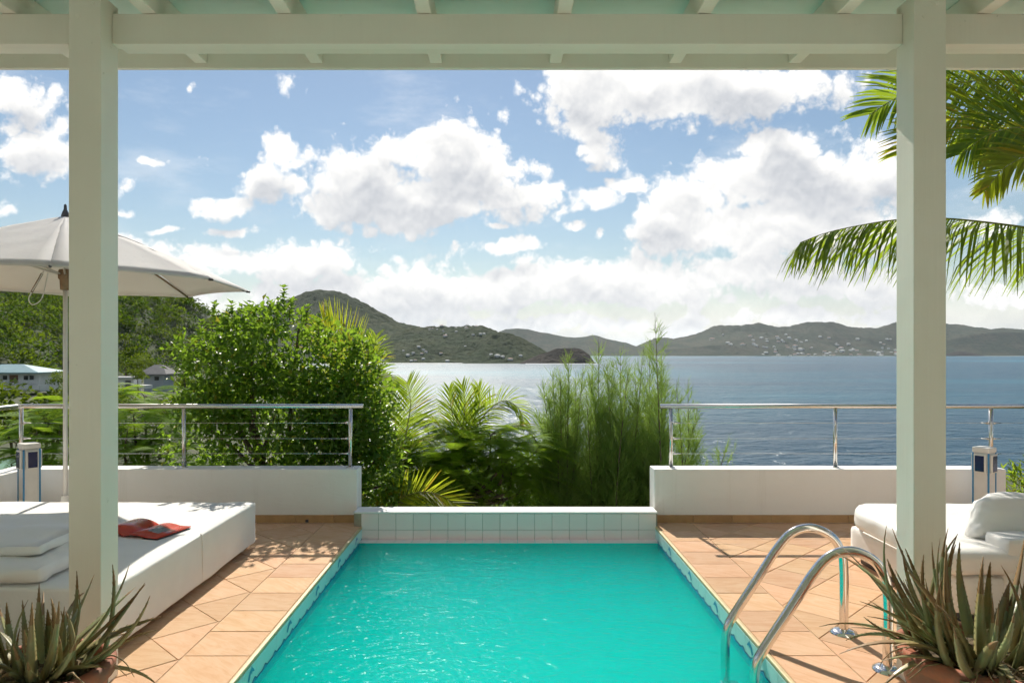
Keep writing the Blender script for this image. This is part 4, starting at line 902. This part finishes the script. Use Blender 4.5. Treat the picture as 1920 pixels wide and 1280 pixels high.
# palms
def frond(ctrl, n, leaf, width, hang, ang=50, fold=.35, seed=0, taper=.45, up=None, one=None):
    """rachis path, leaflet paths (n,4,3), widths, sides"""
    rg = np.random.default_rng(seed); path = catmull(ctrl, 10); sl = np.concatenate([[0], np.cumsum(np.linalg.norm(np.diff(path, axis=0), axis=1))]); uq = np.linspace(0, sl[-1], 60); path = np.stack([np.interp(uq, sl, path[:, i]) for i in range(3)], 1); m = len(path); T = norm(np.gradient(path, axis=0)); PT, WW, SS = [], [], []
    ss = np.linspace(.12, .995, n)
    for i, s in enumerate(ss):
        k = s * (m - 1); k0 = min(int(k), m - 2); p = path[k0] + (path[k0 + 1] - path[k0]) * (k - k0); t = T[k0]; upv = np.array(up if up is not None else (0, 0, 1.0)); sd_ = np.cross(t, upv); sd_ /= np.linalg.norm(sd_) + 1e-9; nv = np.cross(sd_, t)
        for sg in (-1, 1):
            if one and sg != one: continue
            a = R(ang + rg.normal() * 4) * (1 - .45 * s); L = leaf * (1 - taper * abs(s - .45) / .55 - .25 * max(0, s - .8) / .2) * rg.uniform(.85, 1.08)
            d = t * math.cos(a) + (sd_ * sg * math.cos(fold) + nv * math.sin(fold)) * math.sin(a); d = d / np.linalg.norm(d); q = p.copy(); pts = [q.copy()]
            for j in range(3):
                d = d + np.array([0, 0, -hang * (.35 + .5 * j)]) * rg.uniform(.75, 1.25) + rg.normal(size=3) * .03; d /= np.linalg.norm(d); q = q + d * L / 3; pts.append(q.copy())
            PT.append(pts); w = width * rg.uniform(.8, 1.15); WW.append([w * .55, w, w * .8, w * .12]); s_ = np.cross(d, nv + rg.normal(size=3) * .35); s_ = s_ / (np.linalg.norm(s_) + 1e-9); SS.append([s_] * 4)
    return path, np.array(PT), np.array(WW), np.array(SS)
def palm(label, base, fronds, group=None, stem=None, indiv=0, mat='palm', r0=.012):
    s = thing('palm', label, 'palm', base, group); left = indiv
    for kw in fronds:
        mm = M[kw.pop('mat', mat)]; rr = kw.pop('r', r0); path, PT, WW, SS = frond(**kw); fr = tube('frond', path, np.linspace(rr, rr * .2, len(path)), M['rachis'], s, 6)
        k = min(left, len(PT)); left -= k
        for i in range(k):
            V, Q = ribbons(PT[i:i + 1], WW[i:i + 1], SS[i:i + 1]); npmesh('leaflet', V, Q, mm, fr)
        if k < len(PT): V, Q = ribbons(PT[k:], WW[k:], SS[k:]); tag(npmesh('leaflet_mass', V, Q, mm, fr), kind='stuff')
    if stem: tube('trunk', catmull(stem[0], 6), np.linspace(stem[1], stem[2], (len(stem[0]) - 1) * 6 + 1), M['bark'], s, 12)
def C(*l): return [at(a, b, c) for a, b, c in l]
crown = at(2160, 420, 6.3)
palm('tall coconut palm at the right, its fronds hanging behind the right post', (crown.x + .2, crown.y, -1.7), [
    dict(ctrl=C((2160, 500, 6.35), (2040, 447, 6.3), (1920, 426, 6.2), (1777, 410, 6.1), (1683, 412, 6.05), (1600, 425, 6.0), (1545, 438, 5.95), (1500, 455, 5.9)), n=124, leaf=.86, width=.026, hang=.52, ang=58, fold=-.5, seed=1, taper=.35, r=.014),
    dict(ctrl=C((2160, 330, 6.3), (2020, 190, 6.3), (1900, 150, 6.2), (1772, 160, 6.1), (1690, 180, 6.0), (1630, 215, 5.95)), n=110, leaf=.86, width=.024, hang=.13, ang=52, fold=.25, seed=2, up=(0.1, -1, 0.35), r=.014),
    dict(ctrl=C((2160, 350, 6.1), (2000, 245, 6.0), (1890, 215, 5.9), (1800, 222, 5.8), (1740, 250, 5.75), (1690, 290, 5.7)), n=96, leaf=.80, width=.023, hang=.13, ang=50, fold=.25, seed=3, up=(0.1, -1, 0.35), r=.013, mat='palmy'),
    dict(ctrl=C((2160, 380, 5.9), (2010, 265, 5.8), (1930, 240, 5.7), (1860, 250, 5.6), (1800, 290, 5.55)), n=84, leaf=.72, width=.023, hang=.13, ang=50, fold=.25, seed=5, up=(0.1, -1, 0.35), r=.012),
    dict(ctrl=C((2160, 400, 5.6), (2040, 300, 5.5), (1960, 285, 5.4), (1890, 310, 5.35), (1845, 360, 5.3)), n=70, leaf=.50, width=.026, hang=.13, ang=50, fold=.25, seed=7, up=(0.1, -1, 0.35), r=.012, mat='palmy'),
    dict(ctrl=C((2160, 360, 6.2), (2070, 270, 6.2), (1985, 235, 6.1), (1900, 240, 6.0), (1830, 280, 5.95)), n=90, leaf=.85, width=.022, hang=.13, ang=48, fold=.25, seed=15, up=(0.1, -1, 0.35), r=.013, mat='palmy'),
    dict(ctrl=C((2160, 300, 6.6), (2040, 130, 6.6), (1930, 90, 6.5), (1800, 110, 6.4), (1680, 140, 6.3)), n=90, leaf=.86, width=.022, hang=.13, ang=55, fold=.25, seed=4, up=(0.1, -1, 0.35), r=.013, mat='palm'),
    dict(ctrl=C((2160, 260, 6.5), (2080, 60, 6.5), (2010, -40, 6.4), (1900, -60, 6.3)), n=70, leaf=.7, width=.036, hang=.4, ang=55, seed=6, r=.013)],
    stem=([(crown.x + .2, crown.y, -1.7), (crown.x + .12, crown.y, .2), (crown.x, crown.y, crown.z)], .13, .10), indiv=290)
palm('palm with upright bright fronds behind the glossy shrub', tuple(at(650, 980, 9.8)), [
    dict(ctrl=C((668, 800, 9.7), (662, 720, 9.7), (640, 655, 9.7), (606, 600, 9.7)), n=70, leaf=.80, width=.017, hang=.10, ang=42, fold=.2, seed=11, up=(0.05, -1, 0.25), mat='palmy'),
    dict(ctrl=C((655, 800, 9.9), (675, 720, 9.9), (700, 660, 9.9), (705, 630, 9.9)), n=56, leaf=.50, width=.014, hang=.2, ang=50, fold=.2, seed=12, up=(0.05, -1, 0.25)),
    dict(ctrl=C((655, 800, 9.9), (690, 740, 9.9), (712, 690, 9.9), (712, 660, 9.9)), n=30, leaf=.4, width=.016, hang=.25, ang=50, fold=.2, seed=13, up=(0.05, -1, 0.25))], stem=([at(650, 980, 9.8), at(652, 880, 9.8), at(652, 800, 9.8)], .05, .035))
palm('palm with a tall upright fan frond beside the glossy shrub', tuple(at(752, 1010, 8.2)), [
    dict(ctrl=C((752, 880, 8.2), (762, 810, 8.2), (770, 755, 8.2), (762, 715, 8.2)), n=58, leaf=.50, width=.012, hang=.06, ang=62, fold=.1, seed=21, up=(0.05, -1, 0.25), mat='palm'),
    dict(ctrl=C((750, 880, 8.3), (742, 800, 8.3), (738, 750, 8.3), (728, 722, 8.35)), n=50, leaf=.40, width=.011, hang=.12, ang=58, fold=.1, seed=22, up=(0.05, -1, 0.25)),
    dict(ctrl=C((752, 880, 8.1), (770, 840, 8.0), (790, 825, 7.95), (815, 830, 7.9)), n=30, leaf=.3, width=.013, hang=.3, ang=55, seed=23)], stem=([at(752, 1010, 8.2), at(752, 940, 8.2), at(752, 880, 8.2)], .04, .03))
palm('areca palm with clustered fronds in front of the sea', tuple(at(862, 1010, 8.9)), [
    dict(ctrl=C((862, 870, 8.9), (856, 810, 8.9), (846, 765, 8.9), (842, 728, 8.9)), n=50, leaf=.36, width=.013, hang=.15, ang=45, seed=31, up=(0.05, -1, 0.25), mat='palm'),
    dict(ctrl=C((862, 870, 8.8), (868, 800, 8.8), (872, 755, 8.8), (866, 722, 8.8)), n=54, leaf=.42, width=.013, hang=.12, ang=45, seed=32, up=(0.05, -1, 0.25)),
    dict(ctrl=C((862, 870, 9.0), (884, 800, 9.0), (900, 752, 9.0), (897, 724, 9.0)), n=50, leaf=.40, width=.013, hang=.15, ang=45, seed=33, up=(0.05, -1, 0.25)),
    dict(ctrl=C((864, 875, 8.7), (900, 790, 8.7), (940, 752, 8.7), (972, 765, 8.7), (985, 800, 8.7)), n=70, leaf=.34, width=.012, hang=.20, ang=62, fold=.5, seed=34, up=(0.05, -1, 0.25)),
    dict(ctrl=C((864, 880, 8.6), (930, 820, 8.5), (975, 800, 8.5), (1008, 830, 8.5)), n=56, leaf=.36, width=.013, hang=.3, ang=55, seed=35),
    dict(ctrl=C((862, 880, 8.8), (835, 820, 8.8), (815, 790, 8.8), (795, 792, 8.8)), n=50, leaf=.34, width=.013, hang=.3, ang=55, seed=36, mat='palmy')], stem=([at(862, 1010, 8.9), at(862, 940, 8.9), at(862, 870, 8.9)], .05, .03))
palm('low yellowing palm frond arching just beyond the pool end wall', tuple(at(700, 1060, 7.2)), [
    dict(ctrl=C((690, 1010, 7.2), (735, 945, 7.15), (790, 922, 7.1), (840, 935, 7.05), (885, 975, 7.0)), n=58, leaf=.42, width=.015, hang=.02, ang=64, fold=.9, seed=41, up=(0.05, -1, 0.25), mat='palmy'),
    dict(ctrl=C((780, 1040, 7.3), (775, 950, 7.3), (745, 925, 7.3), (705, 952, 7.3)), n=40, leaf=.34, width=.016, hang=.4, ang=55, seed=42)], stem=([at(720, 1150, 7.25), at(715, 1100, 7.25), at(710, 1030, 7.25)], .05, .035))

# undergrowth filling the slope below the terrace
def clumps(P, rad, per, L, sq=.8):
    n = len(P); d = rdir(n * per); d[:, 2] = np.abs(d[:, 2]) * 1.0 - .15; r = RNG.random(n * per) ** .35; PP = np.repeat(P, per, 0); RR = np.repeat(rad, per)
    pos = PP + d * (r * RR)[:, None] * np.array([1, 1, sq]); D = norm(d + rdir(n * per) * .9); U = norm(rdir(n * per) * .6 + d * .6 + np.array([0, 0, .8])); LL = np.repeat(L, per) * RNG.uniform(.6, 1.3, n * per)
    return leaves(pos, D, U, LL, LL * .62, .2)
def tints(n, per, lo, hi):
    a = RNG.uniform(0, 1, (n, 1)); c = np.array(lo) * (1 - a) + np.array(hi) * a; c = c * RNG.uniform(.7, 1.2, (n, 1)); c = np.concatenate([c, np.ones((n, 1))], 1); return np.repeat(c, per * 4, 0)
n = 420; X = RNG.uniform(-14, 9, n); Y = RNG.uniform(6.9, 24, n) ; Y = 6.9 + (Y - 6.9) ** 1.0
Z = Hground(X, Y); P = np.stack([X, Y, Z + .1], 1); rad = RNG.uniform(.4, .95, n) * (0.7 + .02 * Y); V, Q = clumps(P, rad, 90, np.full(n, .16))
tag(npmesh('undergrowth', V, Q, M['wood_leaf'], tint=tints(n, 90, (.5, .7, .5), (1.1, 1.1, .8))), 'dark green undergrowth covering the slope below the terrace', 'undergrowth', kind='stuff')
# middle distance trees of the valley, one by one
def round_tree(label, px, py, Y, r, h, seed, group='valley trees', tint=(1, 1, 1)):
    c = at(px, py, Y); g = float(Hground(np.array([c.x]), np.array([Y]))[0]); b = thing('valley_tree', label, 'tree', (c.x, Y, g), group); k = 7
    P = np.array([[c.x, Y, c.z]]) + RNG.normal(size=(k, 3)) * [r * .5, r * .4, r * .28]; V, Q = clumps(P, RNG.uniform(.5, .7, k) * r, 190, np.full(k, .06 * r + .14), .75)
    tag(npmesh('crown', V, Q, M['wood_leaf'], b, tint=tints(k, 190, tuple(.8 * t for t in tint), tuple(1.25 * t for t in tint))), kind='stuff')
    tube('trunk', catmull([(c.x, Y, g), (c.x + .05 * r, Y, (g + c.z) / 2), (c.x, Y, c.z)], 4), np.linspace(.09 * r, .04 * r, 9), M['bark'], b, 7)
for i, (px, py, Y, r, lab) in enumerate([(20, 800, 34, 1.1, 'dark rounded tree below the white house'), (85, 800, 26, 1.0, 'bushy tree between the white house and the railing corner'), (150, 790, 30, 1.6, 'bushy valley tree beside the umbrella pole'), (235, 772, 70, 2.2, 'bright tree below the white hut'), (300, 772, 60, 1.8, 'low tree in front of the grey roofed house'), (345, 775, 45, 1.6, 'tree between the grey roofed house and the glossy shrub'), (104, 752, 90, 2.4, 'dark tree right of the white house'), (30, 778, 75, 2.2, 'tree directly below the white house balcony'), (180, 735, 85, 4.0, 'valley tree behind the left post'), (258, 706, 118, 1.4, 'small round tree between the white hut and the grey house'), (-30, 790, 22, 1.7, 'tree at the left edge below the railing'), (345, 708, 140, 3.6, 'tree right of the grey roofed house'), (122, 716, 130, 3.0, 'tall tree beside the white house gable'), (235, 690, 190, 5.0, 'tree above the white hut')]):
    round_tree(lab, px, py, Y, r, 0, i, tint=(.8, 1, .8) if i in (0, 6) else (1.1, 1.05, .8))
# hillside wood
n = 5200; X = RNG.uniform(-470, -128, n); Y = RNG.uniform(150, 385, n); Z = H_left(X, Y); ok = Z > -7.3; X, Y, Z = X[ok], Y[ok], Z[ok]; n = len(X)
rad = RNG.uniform(1.8, 4.2, n); P = np.stack([X, Y, Z + rad * .45], 1); per = 64; V, Q = clumps(P, rad, per, rad * .32, .9)
tag(npmesh('hillside_wood', V, Q, M['wood_leaf'], tint=tints(n, per, (.35, .55, .35), (1.1, 1.05, .55))), 'dense green wood covering the hillside at the left', 'wood', kind='stuff')
n = 700; X = RNG.uniform(-170, -8, n); Y = RNG.uniform(26, 165, n); ok = (X < -.16 * Y - 6) & (X > -.75 * Y); X, Y = X[ok], Y[ok]; Z = Hground(X, Y); n = len(X)
hb = ((np.abs(X + 100) < 13) & (np.abs(Y - 158) < 20)) | (((X / Y) * F + CX < 105) & (Y > 60)) | ((np.abs((X / Y) * F + CX - 290) < 45) & (Y > 80) & (Y < 170)); X, Y, Z = X[~hb], Y[~hb], Z[~hb]; n = len(X)
rad = RNG.uniform(.9, 2.0, n) * (.6 + Y / 150); P = np.stack([X, Y, Z + rad * .3], 1); V, Q = clumps(P, rad, 90, rad * .22 + .08, .8)
tag(npmesh('valley_scrub', V, Q, M['wood_leaf'], tint=tints(n, 90, (.45, .65, .45), (1.1, 1.05, .6))), 'green scrub filling the valley below the hillside', 'scrub', kind='stuff')

# ================================================================== HOUSES
def gable(x0, x1, y0, y1, z0, z1, inset=.5):
    c = (x0 + x1) / 2; m = (y0 + y1) / 2
    V = [(x0, y0, z0), (x1, y0, z0), (x1, y1, z0), (x0, y1, z0), (x0 + (x1 - x0) * inset * .5, m, z1), (x1 - (x1 - x0) * inset * .5, m, z1), (x0, y0, z0 - .25), (x1, y0, z0 - .25), (x1, y1, z0 - .25), (x0, y1, z0 - .25)]
    return V, [(0, 1, 5, 4), (1, 2, 5), (2, 3, 4, 5), (3, 0, 4), (6, 7, 1, 0), (7, 8, 2, 1), (8, 9, 3, 2), (9, 6, 0, 3), (9, 8, 7, 6)]
Y = 150; c = at(40, 728, Y); hs = thing('house', 'white house with pale blue roof and balcony on the left slope', 'house', (c.x, Y, c.z - 1.5)); k = Y / F
def pxb(x0, x1, py0, py1, ya, yb): return ((x0 - CX) * k, (x1 - CX) * k, ya, yb, EYE - (py1 - CY) * k, EYE - (py0 - CY) * k)
box('wall', pxb(-60, 72, 698, 735, 150.5, 157), M['housewhite'], hs)
x0, x1 = (-75 - CX) * k, (82 - CX) * k; rf = mk('roof', *gable(x0, x1, 148.2, 158.5, EYE - (697.5 - CY) * k, EYE - (683 - CY) * k, .75), M['roofblue'], hs)
box('balcony', pxb(-60, 86, 721, 730, 147.9, 150.4), M['housewhite'], hs)
for py in (712, 716): box('balcony_rail', pxb(-60, 86, py, py + 1.4, 147.9, 148.0), M['housewhite'], hs)
for px in (-40, -20, 0, 20, 40, 62, 84): box('baluster', pxb(px, px + 1.6, 711.8, 721, 147.88, 148.02), M['housewhite'], hs)
for a, b in ((41, 51), (52, 62), (2, 12)): 
    w_ = box('window', pxb(a, b, 703, 713, 150.42, 150.49), M['housewhite'], hs); box('pane', pxb(a + 1, b - 1, 704, 712, 150.38, 150.415), M['glass'], w_)
d_ = box('door', pxb(15, 31, 703, 717, 150.40, 150.49), M['shutter'], hs)
Y = 130; k = Y / F; c = at(285, 722, Y); h2 = thing('house', 'small grey house with a dark grey hipped roof', 'house', (c.x, Y, c.z - 1.2))
box('wall', pxb(268, 306, 698, 735, 130.4, 134), M['housegrey'], h2); mk('roof', *gable((258 - CX) * k, (314 - CX) * k, 129.4, 135.2, EYE - (701 - CY) * k, EYE - (684 - CY) * k, .7), M['roofgrey'], h2)
w_ = box('window', pxb(288, 296, 706, 713, 130.32, 130.39), M['glass'], h2)
Y = 120; k = Y / F; c = at(236, 728, Y); h3 = thing('hut', 'small white hut with a flat roof right of the left post', 'hut', (c.x, Y, c.z - 1.2))
box('wall', pxb(205, 248, 710, 738, 120.4, 123), M['housewhite'], h3); box('roof', pxb(203, 251, 706.5, 709.5, 120.0, 123.3), M['rooflight'], h3); box('door', pxb(233, 243, 713, 727, 120.32, 120.39), M['roofgrey'], h3)
box('terrace', pxb(250, 275, 722, 728, 119.5, 122), M['housewhite'], h3)
Y = 12.0; k = Y / F; c = at(0, 880, Y); gr = thing('garden_roof', 'green sloping roof just beyond the left corner of the parapet', 'roof', (c.x, Y, -1.6))
V = [at(-140, 872, 12.0), at(28, 884, 11.6), at(38, 859, 13.0), at(-140, 846, 13.6)]; V = V + [p - Vector((0, 0, .06)) for p in V]
mk('roof_sheet', V, [(0, 1, 2, 3), (7, 6, 5, 4), (0, 4, 5, 1), (1, 5, 6, 2), (2, 6, 7, 3), (3, 7, 4, 0)], M['greenroof'], gr)
for q in (at(24, 884, 11.8), at(-120, 874, 12.2)): tube('post', [(q.x, q.y + .1, -3.4), (q.x, q.y + .1, q.z + .02)], .05, M['wood'], gr, 8)

def far_house_mesh(w, d, h, rh, roof):
    v1, f1 = boxm(-w / 2, w / 2, -d / 2, d / 2, -8, h); v2, f2 = gable(-w * .56, w * .56, -d * .6, d * .6, h + .25, h + rh, .6); me = mesh('far_house', *joinm([(v1, f1), (v2, f2)]), [M['housewhite'], roof])
    for i, p in enumerate(me.polygons): p.material_index = 0 if i < len(f1) else 1
    return me
FH = [far_house_mesh(w, d, h, rh, M[r]) for w, d, h, rh, r in ((9, 7, 3.5, 2, 'rooflight'), (12, 8, 4, 2.2, 'housewhite'), (8, 8, 5, 2, 'roofgrey'), (13, 8, 3.5, 2.4, 'roofred'), (10, 8, 4, 2, 'rooflight'))]
def scatter(label, grp, n, px0, px1, Y0, Y1, H, s, seed, ymax=None, conc=1.0):
    rg = random.Random(seed); done = 0; tries = 0
    while done < n and tries < n * 12:
        tries += 1; px = rg.uniform(px0, px1); Y = Y0 + (Y1 - Y0) * rg.random() ** conc; x = (px - CX) * Y / F; z = float(H(np.array([x]), np.array([Y]))[0])
        if z < -14 or (ymax and z > ymax): continue
        o = bpy.data.objects.new('far_house', rg.choice(FH)); link(o, None, (x, Y, z + .2)); o.rotation_euler.z = rg.uniform(-.6, .6); sc = s * rg.uniform(.7, 1.35); o.scale = (sc, sc, sc * .8)
        tag(o, label, 'house', grp); done += 1
scatter('tiny pale house on the far hills above the long beach at right', 'houses above the far beach', 95, 1385, 1690, 4040, 4620, H_rng, 1.5, 1, 120, 1.5)
scatter('tiny house along the far ridge left of the long beach', 'houses on the far slope', 8, 1330, 1480, 4300, 4700, H_rng, 1.9, 2, 160)
scatter('small pale house on the ridge between the grey mountain and the wooded knob', 'houses on the village ridge', 18, 800, 930, 1330, 1425, H_vill, .42, 3)
scatter('small pale house on the low slope above the near shore', 'houses above the near shore', 22, 715, 985, 1182, 1290, H_vill, .5, 4, 14, 1.4)
scatter('small pale house on the slope of the wooded knob', 'houses on the wooded knob', 7, 920, 1010, 1165, 1215, H_knob, .5, 5)
scatter('small pale house on the flank of the grey mountain', 'houses on the mountain flank', 6, 700, 790, 1230, 1500, H_mtn, .55, 6)
